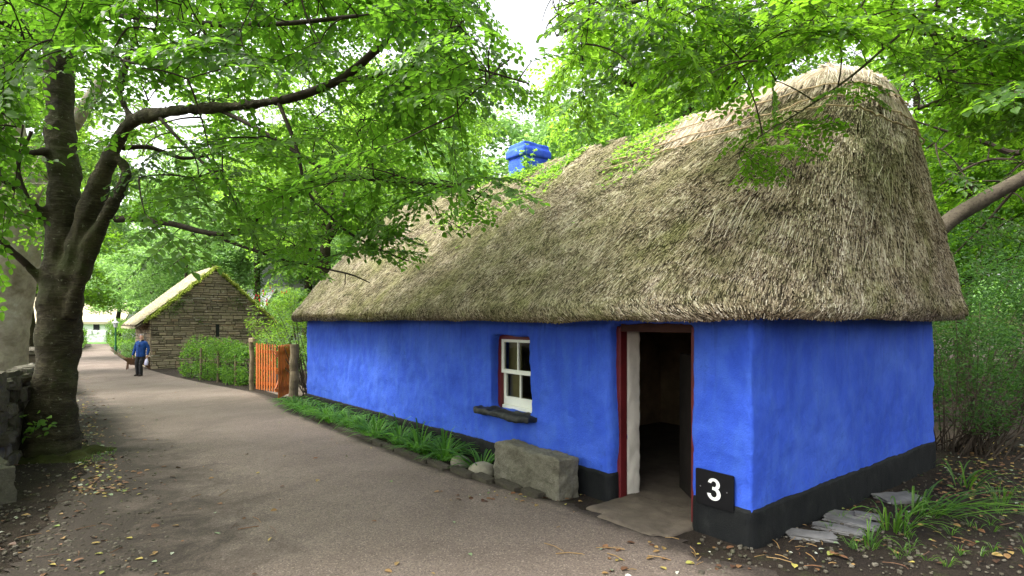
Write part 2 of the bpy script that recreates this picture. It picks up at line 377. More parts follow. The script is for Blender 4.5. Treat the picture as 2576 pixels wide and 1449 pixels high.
    M['trousers'] = plain('charcoal_trousers', (.028, .027, .030), .85, .25, 10, .2, .3, 40)
    M['shoe'] = plain('brown_boot', (.035, .024, .018), .7, .3, 10, .3)
    M['skin'] = plain('skin', (.55, .30, .22), .55, .08, 14, .35, .1, 60)
    M['shirt'] = plain('pale_shirt', (.42, .46, .46), .85, .1, 14, .2)
    M['hair'] = plain('grey_hair', (.22, .19, .19), .8, .25, 40, .25, .6, 90)
    M['bag'] = plain('lilac_white_bag', (.66, .64, .85), .45, .1, 9, .4, .3, 20)
    M['barrow'] = plain('barrow_wood', (.14, .075, .045), .85, .35, 6, .2, .4, 25)
    M['pole'] = plain('ash_handle', (.36, .27, .16), .8, .25, 8, .2)
    M['moss'] = plain('cushion_moss', (.33, .40, .07), .95, .45, 4, .1, 1.0, 40)
    M['moss_dark'] = plain('ground_moss', (.034, .038, .010), .95, .5, 5, .1, 1.0, 50)
    M['flower'] = plain('fuchsia_red', (.62, .03, .05), .5, .15, 8, .3)
    M['pebble'] = plain('river_boulder', (.20, .185, .14), .8, .4, 5, .3, .4, 30)
    m, nt, out = newmat('window_glass')
    gl = N(nt, 'ShaderNodeBsdfGlossy'); gl.inputs['Roughness'].default_value = .02; gl.inputs['Color'].default_value = (.9, .95, .85, 1)
    tr = N(nt, 'ShaderNodeBsdfTransparent'); tr.inputs[0].default_value = (.82, .86, .78, 1)
    fn = N(nt, 'ShaderNodeFresnel'); fn.inputs[0].default_value = 1.5
    mx = N(nt, 'ShaderNodeMixShader'); nt.links.new(fn.outputs[0], mx.inputs[0]); nt.links.new(tr.outputs[0], mx.inputs[1]); nt.links.new(gl.outputs[0], mx.inputs[2])
    nt.links.new(mx.outputs[0], out.inputs[0]); M['glass'] = m
    # litter
    m, nt, out = newmat('fallen_leaf'); t = attr(nt)
    col = ramp(nt, t, [(0, (.055, .026, .014)), (.3, (.15, .070, .030)), (.55, (.25, .155, .055)), (.75, (.34, .30, .07)), (.86, (.08, .16, .03)), (1, (.42, .42, .36))]); princ(nt, out, col, .6, .35); M['litter'] = m
    return M
def mixfac(nt, fac, k):
    m = N(nt, 'ShaderNodeMath', operation='MULTIPLY'); nt.links.new(fac, m.inputs[0]); m.inputs[1].default_value = k; return m.outputs[0]
M = make_materials()

# ------------------------------------------------------------------ vegetation library
def leaf_tpl(fine=True, width=.66, droop=.22, fold=.10):
    """one leaf, base at the origin, along +x, length 1"""
    if fine:
        s = np.array([0, .12, .34, .58, .82, 1.0]); h = np.array([0, .20, .34, .335, .19, 0]) * width / .66
        mid = np.stack([s, 0 * s, -droop * s * s], 1)
        side = lambda sg: np.stack([s[1:5], sg * h[1:5], -droop * s[1:5] ** 2 + fold * h[1:5] / .34 + .02 * np.sin(np.arange(4) * 2.4 + sg)], 1)
        v = np.concatenate([mid, side(1), side(-1)])        # 0-5 mid, 6-9 left, 10-13 right
        f = []
        for b, fl in ((6, False), (10, True)):
            tri = [(0, 1, b)]
            for i in range(3): tri += [(1 + i, 2 + i, b + i), (2 + i, b + i + 1, b + i)]
            tri += [(4, 5, b + 3)]
            f += [(t[0], t[2], t[1]) if fl else t for t in tri]
        return v, np.array(f)
    v = np.array([[0, 0, 0], [1, 0, -droop], [.35, .33 * width / .66, fold - .03], [.75, .24 * width / .66, fold - .12], [.35, -.33 * width / .66, fold - .03], [.75, -.24 * width / .66, fold - .12]])
    return v, np.array([[0, 3, 2], [0, 1, 3], [0, 4, 5], [0, 5, 1]])

def frames(X, up):
    X = X / (np.linalg.norm(X, axis=1)[:, None] + 1e-9)
    Y = np.cross(up, X); Y /= np.linalg.norm(Y, axis=1)[:, None] + 1e-9
    Z = np.cross(X, Y)
    return np.stack([X, Y, Z], 2)           # columns

def place_tpl(tv, tf, R, Tr, S):
    """instances of a template as merged arrays"""
    n, k = len(Tr), len(tv)
    v = np.einsum('nij,kj->nki', R, tv) * S[:, None, None] + Tr[:, None, :]
    f = tf[None] + (np.arange(n) * k)[:, None, None]
    return v.reshape(-1, 3), f.reshape(-1, 3)

def spray_tpl(r, length=.6, n=16, sub=3, leaf=.09, fine=True, flat=.35, width=.66):
    """a flat beech-like spray: a twig with alternate leaves and side twigs; returns verts, tris, material index, tint"""
    nb_v, nb_f, nb_m, nb_t = [], [], [], []; off = 0
    lv, lf = leaf_tpl(fine, width)
    axes = [(np.zeros(3), np.array([1.0, 0, 0]), length, n)]
    for i in range(sub):
        s = (.25 + .55 * i / max(sub - 1, 1)) * length; sg = 1 if i % 2 else -1
        a = math.radians(r.uniform(38, 58)) * sg
        axes.append((np.array([s, 0, -.10 * s * s / length]), np.array([math.cos(a), math.sin(a), -.05]), length * r.uniform(.38, .6) * (1 - .35 * s / length), max(3, int(n * .45))))
    for o, d, L, k in axes:
        t = np.linspace(0, 1, 5)
        pts = o + d * (t * L)[:, None] + np.array([0, 0, -.14 * L]) * (t ** 2)[:, None]
        v, f = tube(pts, np.linspace(.0042, .0016, 5) * (leaf / .09) , 3)
        f3 = np.concatenate([f[:, [0, 1, 2]], f[:, [0, 2, 3]]])
        nb_v.append(v); nb_f.append(f3 + off); nb_m.append(np.ones(len(f3), int)); nb_t.append(np.full(len(v), .4)); off += len(v)
        u = (np.arange(k) + .6) / k
        pos = o + d * (u * L)[:, None] + np.array([0, 0, -.14 * L]) * (u ** 2)[:, None]
        sg = np.where(np.arange(k) % 2, 1, -1)
        az = math.atan2(d[1], d[0]) + sg * np.radians(r.uniform(35, 65, k)) * np.where(u > .95, .15, 1)
        X = np.stack([np.cos(az), np.sin(az), r.normal(-.12, flat * .6, k)], 1)
        up = np.stack([r.normal(0, flat, k), r.normal(0, flat, k), np.ones(k)], 1)
        v, f = place_tpl(lv, lf, frames(X, up), pos, leaf * r.uniform(.65, 1.15, k))
        nb_v.append(v); nb_f.append(f + off); nb_m.append(np.zeros(len(f), int))
        nb_t.append(np.repeat(np.clip(r.normal(.5, .2, k), 0, 1), len(lv))); off += len(v)
    return np.concatenate(nb_v), np.concatenate(nb_f), np.concatenate(nb_m), np.concatenate(nb_t)

def crown_mesh(nb, tpls, Pn, X, up, S, r, tvar=.15):
    which = r.integers(0, len(tpls), len(Pn))
    for k, (tv, tf, tm, tt) in enumerate(tpls):
        idx = np.where(which == k)[0]
        if not len(idx): continue
        v, f = place_tpl(tv, tf, frames(X[idx], up[idx]), Pn[idx], S[idx])
        t = (tt[None, :] + r.normal(0, tvar, len(idx))[:, None]).ravel()
        nb.add(v, f, np.tile(tm, len(idx)), np.clip(t, 0, 1))

def grow(nb_wood, pool, targets, r, rmin=.006, rk=.0075, maxlen=9, sides=4, lift=.12):
    """joins every target to the nearest wood with a bent branch; later targets may join earlier branches. Returns arrival directions."""
    pool = np.asarray(pool, float)
    d = np.array([np.min(np.linalg.norm(pool - t, axis=1)) for t in targets]); order = np.argsort(d)
    buf = np.zeros((len(pool) + len(targets) * 5, 3)); buf[:len(pool)] = pool; n = len(pool)
    dirs = np.zeros((len(targets), 3))
    for i in order:
        t = targets[i]; dd = np.linalg.norm(buf[:n] - t, axis=1); j = int(np.argmin(dd)); a = buf[j]; L = dd[j]
        if L < .05: dirs[i] = (1, 0, 0); continue
        c = (a + t) / 2 + np.array([r.normal(0, .1) * L, r.normal(0, .1) * L, lift * L])
        u = np.linspace(0, 1, 6)[:, None]
        pts = (1 - u) ** 2 * a + 2 * u * (1 - u) * c + u ** 2 * t
        dirs[i] = t - c
        if L < maxlen:
            r0 = rmin + rk * L
            v, f = tube(pts, np.linspace(r0, rmin * .6, 6), sides); nb_wood.add(v, f, 0)
        buf[n:n + 5] = pts[1:]; n += 5
    return dirs

def inpoly(x, y, poly):
    poly = np.asarray(poly, float); c = np.zeros(len(x), bool); j = len(poly) - 1
    for i in range(len(poly)):
        xi, yi = poly[i]; xj, yj = poly[j]
        if yi != yj:
            c ^= ((yi > y) != (yj > y)) & (x < (xj - xi) * (y - yi) / (yj - yi) + xi)
        j = i
    return c
def Pa(dx, dy, D): return np.stack([(dx - CX) / FPX * D, D, CAMZ - (dy - HZ) / FPX * D], 1)

def in_region(poly, n, depth, r, dens=None):
    """n points inside a crown region: its outline as seen from the path, and a depth for each point"""
    poly = np.asarray(poly, float); lo, hi = poly.min(0), poly.max(0); out = []
    got = 0
    while got < n:
        q = r.uniform(lo, hi, (4000, 2)); m = inpoly(q[:, 0], q[:, 1], poly); q = q[m]
        if dens is not None: q = q[r.uniform(0, 1, len(q)) < dens(q[:, 0], q[:, 1])]
        out.append(q); got += len(q)
    q = np.concatenate(out)[:n]
    return Pa(q[:, 0], q[:, 1], depth(q[:, 0], q[:, 1], r))

def limb(nb, pts, n=6, sides=10, wob=.03):
    """pts: list of (dx, dy, depth, radius)"""
    q = np.array([(*P(a, b, c), rr) for a, b, c, rr in pts]); s = spline(q, n)
    v, f = tube(s[:, :3], np.abs(s[:, 3]), sides, wob); nb.add(v, f, 0)
    return s[:, :3]

def droopy(dirs, n, r, down=-.18, out=None):
    X = dirs / (np.linalg.norm(dirs, axis=1)[:, None] + 1e-9)
    X[:, 2] = X[:, 2] * .35 + down + r.normal(0, .12, n)
    X[:, :2] += r.normal(0, .35, (n, 2))
    up = np.stack([r.normal(0, .20, n), r.normal(0, .20, n), np.ones(n)], 1)
    return X, up

SKYGAP = [(1262, -40), (1395, -40), (1385, 60), (1378, 140), (1335, 185), (1305, 120), (1275, 50)]
def clear_of(tg, X, up, S, polys, reach=.62, maxd=99):
    """keeps the sprays whose middle and tip stay out of the open views"""
    polys = list(polys) + [SKYGAP]; ok = np.ones(len(tg), bool); Xn = X / np.linalg.norm(X, axis=1)[:, None]
    for k in (.35, .7, 1.0):
        q = tg + Xn * (reach * k * S)[:, None] + np.array([0, 0, -.14 * reach]) * (k * k * S)[:, None]
        m = q[:, 1] > .3; x, y = np.full(len(q), -9e3), np.full(len(q), -9e3); x[m] = CX + q[m, 0] / q[m, 1] * FPX; y[m] = HZ - (q[m, 2] - CAMZ) / q[m, 1] * FPX
        for pl_ in polys: ok &= ~(inpoly(x, y, pl_) & (q[:, 1] < maxd))
    return ok

# ------------------------------------------------------------------ ground, path, lawn
def grid_sheet(name, xs, ys, mat, dz=0.0, kind='structure'):
    X, Y = np.meshgrid(xs, ys); Z = gza(Y) + dz
    v = np.stack([X, Y, Z], -1).reshape(-1, 3); nx = len(xs)
    i = (np.arange(len(ys) - 1)[:, None] * nx + np.arange(nx - 1)[None, :]).ravel()
    nb = NB(); nb.add(v, np.stack([i, i + 1, i + nx + 1, i + nx], 1))
    return tag(nb.build(name, mat, smooth=False), kind=kind)
ys = sorted(set(list(KN_Y) + list(range(-20, 30, 2)) + list(range(30, 220, 10))))
grid_sheet('ground', np.linspace(-140, 140, 57), np.array(ys, float), M['soil'])

def ribbon(name, left, right, mat, dz, nseg=14, step=10, jag=.05, soft=.5):
    L = spline([tuple(p) for p in left], step); R = spline([tuple(p) for p in right], step)
    n = 160
    def res(a):
        d = np.concatenate([[0], np.cumsum(np.linalg.norm(np.diff(a[:, :2], axis=0), axis=1))]); u = np.linspace(0, d[-1], n)
        return np.stack([np.interp(u, d, a[:, k]) for k in range(3)], 1)
    # keep rows matched by sampling each control interval equally
    k = np.linspace(0, len(L) - 1, n * 2); L = np.stack([np.interp(k, np.arange(len(L)), L[:, c]) for c in range(3)], 1); R = np.stack([np.interp(k, np.arange(len(R)), R[:, c]) for c in range(3)], 1)
    n = len(L)
    jl = np.array([mnoise.noise(Vector((i * .23, 3.1, 0))) for i in range(n)]) * jag; jr = np.array([mnoise.noise(Vector((i * .23, 9.1, 0))) for i in range(n)]) * jag
    w = np.linalg.norm(R - L, axis=1)
    u = np.linspace(0, 1, nseg + 1)
    v = L[:, None] * (1 - u)[None, :, None] + R[:, None] * u[None, :, None]
    dl = (R - L) / (w[:, None] + 1e-6)
    v[:, 0] += dl * jl[:, None]; v[:, -1] += dl * jr[:, None]
    v[..., 2] = gza(v[..., 1]) + dz
    dist = np.minimum(u[None] * w[:, None] / (soft[0] if not np.isscalar(soft) else soft), (1 - u[None]) * w[:, None] / (soft[1] if not np.isscalar(soft) else soft))
    e = np.clip(1 - dist, 0, 1)
    i = (np.arange(n - 1)[:, None] * (nseg + 1) + np.arange(nseg)[None]).ravel()
    nb = NB(); nb.add(v.reshape(-1, 3), np.stack([i, i + 1, i + nseg + 2, i + nseg + 1], 1), 0, e.ravel())
    return tag(nb.build(name, mat), kind='structure')
def V2(x, y): return Vector((x, y, gz(y)))
pl = [V2(-3.2, -4), V2(-3.4, 1.5), V2(-3.6, 3.6), G(60, 1400), G(150, 1260), G(225, 1170), G(205, 1080), G(185, 1010), G(165, 960), G(170, 920), G(190, 893), G(205, 880), G(228, 871), G(222, 862), G(205, 859)]
pr = [V2(3.6, -4), V2(2.9, 1.2), V2(2.35, 2.6), G(1780, 1395), G(1600, 1330), G(1400, 1262), G(1140, 1192), G(930, 1115), G(745, 1040), G(660, 992), G(525, 967), G(400, 938), G(315, 908), G(283, 880), G(276, 860)]
ribbon('path', pl, pr, M['path'], .012, 24, 12, .28, (2.6, .35))
side = ribbon('garden_path', [V2(-7.9, 17.6), V2(-7.4, 21), V2(-6.6, 27), V2(-6, 32)], [V2(-5.7, 14.4), V2(-5.1, 19), V2(-4.6, 26), V2(-3.6, 32)], M['path'], .008, 8, 8, .1, .3)
grid_sheet('lawn', np.linspace(-62, -40, 12), np.array([58.5, 61, 64, 68.0]), M['lawn'], .02)

# ------------------------------------------------------------------ the blue cottage
C0 = Vector((1.85, 4.33, 0)); RZ = math.atan2(-.792, .6106)
LEN, DEP, TH, WT = 10.7, 4.25, .36, 1.92
DT0, DT1 = .536, 1.458           # door, metres from the near corner
WN0, WN1 = 2.71, 3.466           # window
cot = empty('thatched_cottage', C0, RZ, 'blue limewashed cottage with black plinth, shaggy thatched roof and open doorway', 'cottage')
def LW(x, y, z=0.0):              # cottage-local to world
    c, s = math.cos(RZ), math.sin(RZ)
    return Vector((C0.x + c * x - s * y, C0.y + s * x + c * y, z))

def bm_boxes(boxes):
    bm = bmesh.new()
    for b in boxes:
        vs = [bm.verts.new(c) for c in (box_v(*b) if len(b) == 6 else b)]
        for f in BOXF: bm.faces.new([vs[i] for i in f])
    me = bpy.data.meshes.new('boxes'); bm.normal_update(); bm.to_mesh(me); bm.free(); return me
zb = -.45
wb = [(-DT0, 0, 0, TH, zb, WT), (-WN0, -DT1, 0, TH, zb, WT), (-LEN, -WN1, 0, TH, zb, WT),
      (-DT1 - .02, -DT0 + .02, 0, TH, 1.715, WT), (-WN1 - .02, -WN0 + .02, 0, TH, 1.575, WT), (-WN1 - .02, -WN0 + .02, 0, TH, zb, .66),
      (-TH, 0, TH - .02, DEP, zb, WT), (-LEN, -LEN + TH, TH - .02, DEP, zb, WT), (-LEN, 0, DEP - TH, DEP, zb, WT)]
me = remesh(bm_boxes(wb), .028, 7, .5)
displace(me, .022, .9, 3, 3.3); displace(me, .011, 4.2, 4, 8.1)
me.materials.append(M['blue']); link('wall', me, cot)
# plinth: a thick tarred skirt, its top line sinking towards the far end like the ground does
def pz(x): return .285 + .0165 * x
def plinth_run(corners, off=.020, rad=.07):
    """corners: footprint polyline; a tar skirt with rounded corners, wavy hand-painted top edge"""
    pts = []; c = [np.array(q, float) for q in corners]
    for i_, q in enumerate(c):
        if 0 < i_ < len(c) - 1:
            d0 = (q - c[i_ - 1]) / np.linalg.norm(q - c[i_ - 1]); d1 = (c[i_ + 1] - q) / np.linalg.norm(c[i_ + 1] - q); n0 = np.array([d0[1], -d0[0]])
            for t in np.linspace(0, 1, 7): a_ = q - d0 * rad; b_ = q + d1 * rad; pts.append((1 - t) ** 2 * a_ + 2 * t * (1 - t) * q + t * t * b_)
        else: pts.append(q)
    p = np.array(pts); d = np.concatenate([[0], np.cumsum(np.linalg.norm(np.diff(p, axis=0), axis=1))]); u = np.arange(0, d[-1], .022); u = np.unique(np.concatenate([u, [d[-1]]]))
    p = np.stack([np.interp(u, d, p[:, 0]), np.interp(u, d, p[:, 1])], 1); t = np.gradient(p, axis=0); t /= np.linalg.norm(t, axis=1)[:, None] + 1e-9; nn = np.stack([t[:, 1], -t[:, 0]], 1)
    top = np.array([pz(q[0]) + .016 * mnoise.noise(Vector((q[0] * 2.3, q[1] * 2.3, 1))) + .007 * mnoise.noise(Vector((q[0] * 11, q[1] * 11, 4))) for q in p])
    rows = []; ls = [(0, .014), (.25, .013), (.45, .010), (.62, .006), (.76, .003), (.88, .001), (.96, -.001), (1.0, -.006), (1.004, -.05)]
    for f_, o_ in ls:
        z = -.5 + (top + .5) * f_; w = np.array([mnoise.fractal(Vector((q[0] * .9 + 3.3, q[1] * .9, zz * .9)), .6, 2.1, 3) * .022 + mnoise.fractal(Vector((q[0] * 9, q[1] * 9, zz * 9)), .6, 2, 3) * .006 for q, zz in zip(p, z)])
        rows.append(np.concatenate([p + nn * (off + o_ + w)[:, None], z[:, None]], 1))
    v = np.concatenate(rows); n_ = len(p); i_ = np.arange(n_ - 1)
    return v, np.concatenate([np.stack([k * n_ + i_, k * n_ + i_ + 1, (k + 1) * n_ + i_ + 1, (k + 1) * n_ + i_], 1) for k in range(len(ls) - 1)])
nb = NB()
nb.add(*plinth_run([(-LEN, DEP), (-LEN, 0), (-DT1, 0), (-DT1, .10)])); nb.add(*plinth_run([(-DT0, .10), (-DT0, 0), (0, 0), (0, DEP), (-.6, DEP)]))
me = nb.mesh('plinth', M['tar'], True); link('plinth', me, cot)
# inside: floor, smoke-brown back wall and a whitewashed inner reveal
nb = NB(); nb_box(nb, -LEN + .34, -.34, .34, DEP - .34, -.05, .012); nb.build('floor', M['stone_slab'], cot)
nb = NB(); nb_box(nb, -LEN + .365, -.365, DEP - .42, DEP - .365, .0, 2.2); nb_box(nb, -.43, -.367, .40, DEP - .42, .0, 2.2); nb_box(nb, -3.9, -3.8, TH + .01, DEP - .42, 0, 2.6)
nb.build('interior_wall', M['interior'], cot)
me = remesh(bm_boxes([(-DT1 - .16, -DT1 + .035, .205, TH + .06, -.02, 1.66)]), .018, 5); displace(me, .010, 7, 2, 4.0); me.materials.append(M['whitewash']); link('inner_reveal', me, cot)
# door frame
fr_o = empty('door_frame'); fr_o.parent = cot
bm_obj('jamb', bevel_box(-DT1 - .03, -DT1 + .045, .10, .20, -.03, 1.70, .008), M['red'], fr_o)
bm_obj('jamb', bevel_box(-DT0 - .050, -DT0 + .03, .06, .17, -.03, 1.70, .008), M['red'], fr_o)
bm_obj('lintel', bevel_box(-DT1 + .046, -DT0 - .031, .10, .21, 1.648, 1.73, .008), M['darkred'], fr_o)
# a door of dark oak standing open inside
dr = bm_obj('door', bevel_box(-.86, -.02, -.02, .02, .03, 1.42, .006), M['wood_dark'], cot, (-DT0 - .02, .30, 0), math.radians(-38))
for k in range(5): bm_obj('plank', bevel_box(-.855 + k * .168, -.855 + k * .168 + .160, .021, .032, .04, 1.41, .004), M['wood_dark'], dr)

# window
win = empty('window'); win.parent = cot
xl, xr, y0 = -WN1, -WN0, .12
nb = NB(); nb_box(nb, xl - .02, xl + .045, y0, y0 + .08, .66, 1.60); nb_box(nb, xr - .045, xr + .02, y0, y0 + .08, .66, 1.60); nb_box(nb, xl + .0452, xr - .0452, y0 + .001, y0 + .081, 1.525, 1.60)
nb.build('frame', M['red'], win)
def sash(name, za, zc, yy, bot, top):
    a, b = xl + .0455, xr - .0455; s = NB()
    nb_box(s, a, a + .05, yy, yy + .035, za, zc); nb_box(s, b - .05, b, yy, yy + .035, za, zc)
    nb_box(s, a + .0502, b - .0502, yy + .001, yy + .036, za, za + bot); nb_box(s, a + .0502, b - .0502, yy + .001, yy + .036, zc - top, zc)
    m = (a + b) / 2; nb_box(s, m - .012, m + .012, yy + .002, yy + .032, za + bot, zc - top)
    o = s.build(name, M['white_paint'], win)
    nb = NB(); nb.add([[a + .045, yy + .02, za + bot - .01], [b - .045, yy + .02, za + bot - .01], [b - .045, yy + .02, zc - top + .01], [a + .045, yy + .02, zc - top + .01]], [[0, 1, 2, 3]]); nb.build('pane', M['glass'], o)
sash('sash', 1.10, 1.5245, y0 + .012, .05, .035)
sash('sash', .70, 1.13, y0 + .05, .105, .04)
bm_obj('bottom_rail', bevel_box(xl + .046, xr - .046, y0 + .025, y0 + .08, .655, .698, .004), M['white_paint'], win)
bm_obj('shutter', bevel_box(xl + .04, xl + .30, y0 + .13, y0 + .15, .70, 1.56, .004), plain('drab_shutter', (.20, .165, .09), .8, .2, 5), win)
bm = bmesh.new(); bmesh.ops.create_grid(bm, x_segments=1, y_segments=1)
bm.free()
me = remesh(bm_boxes([(-3.70, -2.58, -.13, .10, .585, .668), (-3.60, -2.66, -.16, .02, .60, .655)]), .02, 5); displace(me, .022, 6, 3, 2.2); me.materials.append(plain('black_slate_sill', (.012, .014, .013), .6, .4, 8, .4, .6, 30)); link('window_sill', me, cot)

# ---- thatch: a lofted body with tens of thousands of reeds on it
LV = [(.02, .02, 1.90, .02, .15), (.17, .17, 1.815, .16, .4), (.30, .30, 1.775, .29, .62), (.39, .39, 1.79, .37, .80), (.425, .425, 1.835, .40, .90), (.415, .415, 1.91, .395, .98)]
TZ = [1.91, 2.06, 2.4, 3.0, 3.66, 4.1, 4.24, 4.33]
for s in np.linspace(.05, 1, 18):
    z = 1.91 + 2.42 * s
    LV.append((.415 - 2.425 * s + .11 * math.sin(PI * s) + (0 if s < .9 else -.9 * (s - .9)), float(np.interp(z, TZ, [.415, .36, .12, -.33, -.68, -1.12, -1.55, -2.08])), z, float(np.interp(z, TZ, [.395, .37, .335, .27, .19, .06, -.06, -.32])), .98 * (1 - s) + .45 * s))
NU = 320
def thatch_grid():
    rows = []
    for of, ob, z, xe, r in LV:
        x0, x1 = -LEN - xe, xe; y0_, y1_ = -of, DEP + ob; hb = (y1_ - y0_) / 2; r = max(min(r, hb - .002), .001)
        segs = [('l', (x0 + r, y0_), (x1 - r, y0_), .40), ('a', (x1 - r, y0_ + r), -90, .10), ('l', (x1, y0_ + r), (x1, y1_ - r), .14), ('a', (x1 - r, y1_ - r), 0, .06),
                ('l', (x1 - r, y1_), (x0 + r, y1_), .14), ('a', (x0 + r, y1_ - r), 90, .04), ('l', (x0, y1_ - r), (x0, y0_ + r), .07), ('a', (x0 + r, y0_ + r), 180, .05)]
        pts = []
        for sg in segs:
            k = int(round(sg[3] * NU)); t = np.arange(k) / k
            if sg[0] == 'l':
                a, b = np.array(sg[1]), np.array(sg[2]); pts.append(a + (b - a) * t[:, None])
            else:
                th = np.radians(sg[2] + 90 * t); pts.append(np.array(sg[1]) + r * np.stack([np.cos(th), np.sin(th)], 1))
        p = np.concatenate(pts); s = np.clip((z - 2.06) / 2.2, 0, 1)
        zz = z + .016 * (-p[:, 0]) * s + .05 * np.exp(-((p[:, 0] + .3) / .9) ** 2) * s ** 3
        zz = zz + (.03 * np.sin(p[:, 0] * 1.3 + 1) + .02 * np.sin(p[:, 0] * 3.1)) * (.3 + .5 * s)
        rows.append(np.concatenate([p, zz[:, None]], 1))
    Gd = np.array(rows)
    return Gd
TG = thatch_grid()
# refine vertically
def refine(Gd, k=3):
    out = []
    for i in range(len(Gd) - 1):
        for t in np.arange(k) / k: out.append(Gd[i] * (1 - t) + Gd[i + 1] * t)
    out.append(Gd[-1]); return np.array(out)
TG = refine(TG, 3)
nv, nu = TG.shape[:2]
dU = np.roll(TG, -1, 1) - np.roll(TG, 1, 1); dV = np.gradient(TG, axis=0)
NRM = np.cross(dU, dV); NRM /= np.linalg.norm(NRM, axis=2)[..., None] + 1e-9
lum = np.array([[mnoise.fractal(Vector((p[0] * 1.5, p[1] * 1.5, p[2] * 2.2)), .7, 2, 3) for p in row] for row in TG])
amp = np.clip(np.arange(nv) / 10, 0, 1)[:, None] * .030
TG = TG + NRM * (lum * amp)[..., None]
i = (np.arange(nv - 1)[:, None] * nu + np.arange(nu)[None]); k = (np.arange(nv - 1)[:, None] * nu + (np.arange(nu)[None] + 1) % nu)
roof_nb = NB(); roof_nb.add(TG.reshape(-1, 3), np.stack([i, k, k + nu, i + nu], -1).reshape(-1, 4), 0)
half = nu // 2
cp = TG[-1].copy(); mid_ = cp.copy(); mid_[:, 1] = (cp[:, 1].min() + cp[:, 1].max()) / 2; mid_[:, 2] += .03
roof_nb.add(np.concatenate([cp, mid_]), np.stack([np.arange(nu), (np.arange(nu) + 1) % nu, nu + (np.arange(nu) + 1) % nu, nu + np.arange(nu)], 1), 0)

def sample_grid(n, r, weight):
    a = np.linalg.norm(np.cross(np.roll(TG, -1, 1)[:-1] - TG[:-1], TG[1:] - TG[:-1]), axis=2) * weight
    w = a.ravel() / a.sum(); c = r.choice(len(w), n, p=w); iv, iu = c // nu, c % nu
    fv, fu = r.uniform(0, 1, n), r.uniform(0, 1, n); ju = (iu + 1) % nu
    def bl(A): return (A[iv, iu] * ((1 - fv) * (1 - fu))[:, None] + A[iv, ju] * ((1 - fv) * fu)[:, None] + A[iv + 1, iu] * (fv * (1 - fu))[:, None] + A[iv + 1, ju] * (fv * fu)[:, None])
    return bl(TG), bl(NRM), bl(dV), bl(dU), iv + fv, iu
def reeds(nb, p, nrm, down, length, width, lift, r, mi=1, jit=.10, tints=None):
    n = len(p); nrm = nrm / (np.linalg.norm(nrm, axis=1)[:, None] + 1e-9)
    down = down + r.normal(0, jit, (n, 3)); down -= nrm * np.sum(down * nrm, 1)[:, None]; down /= np.linalg.norm(down, axis=1)[:, None] + 1e-9
    s = np.cross(nrm, down)
    d = down + nrm * lift[:, None]; d /= np.linalg.norm(d, axis=1)[:, None]
    a = p - d * (length * .6)[:, None] + nrm * .004; b = p + d * (length * .4)[:, None] + nrm * .004
    w = (width * .5)[:, None]; h = nrm * (width * .55)[:, None]
    v = np.stack([a - s * w, a + h, a + s * w, b - s * w * .8, b + h, b + s * w * .8], 1)
    base = np.arange(n)[:, None, None] * 6
    f = np.array([[0, 1, 4, 3], [1, 2, 5, 4]])[None] + base
    t = np.clip(r.normal(.46, .24, n), 0, 1) if tints is None else tints
    nb.add(v.reshape(-1, 3), f.reshape(-1, 4), mi, np.repeat(t, 6))
    nb.add(v[:, 3:6].reshape(-1, 3), (np.arange(n)[:, None] * 3 + np.arange(3)[None])[:, ::-1], mi, np.repeat(np.clip(t + .1, 0, 1), 3))
uw = np.ones(nu); seg = np.cumsum([0, .40, .10, .14, .06, .14, .04, .07, .05]) * NU
uw[int(seg[4]):int(seg[5])] = .03; uw[int(seg[5]):int(seg[7])] = .25
uw[int(seg[0] + .55 * (seg[1] - seg[0])):int(seg[4])] *= 1.7
vw = np.ones(nv - 1); vw[:5] = .35
r1 = np.random.default_rng(11)
nR = 300000
p, nr_, dv, du, iv, iu = sample_grid(nR, r1, vw[:, None] * uw[None])
dn = -dv / (np.linalg.norm(dv, axis=1)[:, None] + 1e-9)
lowf = np.array([mnoise.noise(Vector((q[0] * .8, q[1] * .8, q[2] * .9))) for q in p[::1]])
du_n = du / (np.linalg.norm(du, axis=1)[:, None] + 1e-9)
dn = dn + du_n * (lowf * .16)[:, None]
patch = np.array([mnoise.fractal(Vector((q[0] * 3.2, q[1] * 3.2, q[2] * 4.0 + 7)), .6, 2, 2) for q in p])
tt = np.clip(np.where(r1.uniform(0, 1, nR) < .34, r1.normal(.13, .10, nR), r1.normal(.66, .17, nR)) + patch * .20, 0, 1)
hip = np.clip((p[:, 0] + 1.2) / 1.0, 0, 1)
p = p + nr_ * (np.abs(patch) * .02 * r1.uniform(0, 1, nR))[:, None]
reeds(roof_nb, p, nr_, dn, r1.uniform(.06, .14, nR), r1.uniform(.0058, .0105, nR), r1.uniform(.04, .28, nR), r1, 1, .065, tt)
# long loose straws
p, nr_, dv, du, iv, iu = sample_grid(900, r1, np.where(np.arange(nv - 1) > 20, 1., 0.)[:, None] * uw[None]); dn = -dv / (np.linalg.norm(dv, axis=1)[:, None] + 1e-9)
reeds(roof_nb, p + nr_ * .015, nr_, dn, r1.uniform(.15, .40, 900), r1.uniform(.005, .009, 900), r1.uniform(-.02, .06, 900), r1, 1, .20, r1.uniform(.6, 1, 900))
# the cut lower edge: short ends pointing down
ew = np.zeros(nv - 1); ew[2:12] = 1
p, nr_, dv, du, iv, iu = sample_grid(26000, r1, ew[:, None] * uw[None]); dn = np.tile(np.array([[0, 0, -1.0]]), (len(p), 1)) + nr_ * .35
reeds(roof_nb, p - nr_ * .02, nr_ * [1, 1, .2], dn, r1.uniform(.08, .16, len(p)), r1.uniform(.007, .012, len(p)), r1.uniform(0, .15, len(p)), r1, 1, .12, np.clip(r1.normal(.34, .2, len(p)), 0, 1))
roof = roof_nb.build('roof', [M['straw_base'], M['straw']], cot)
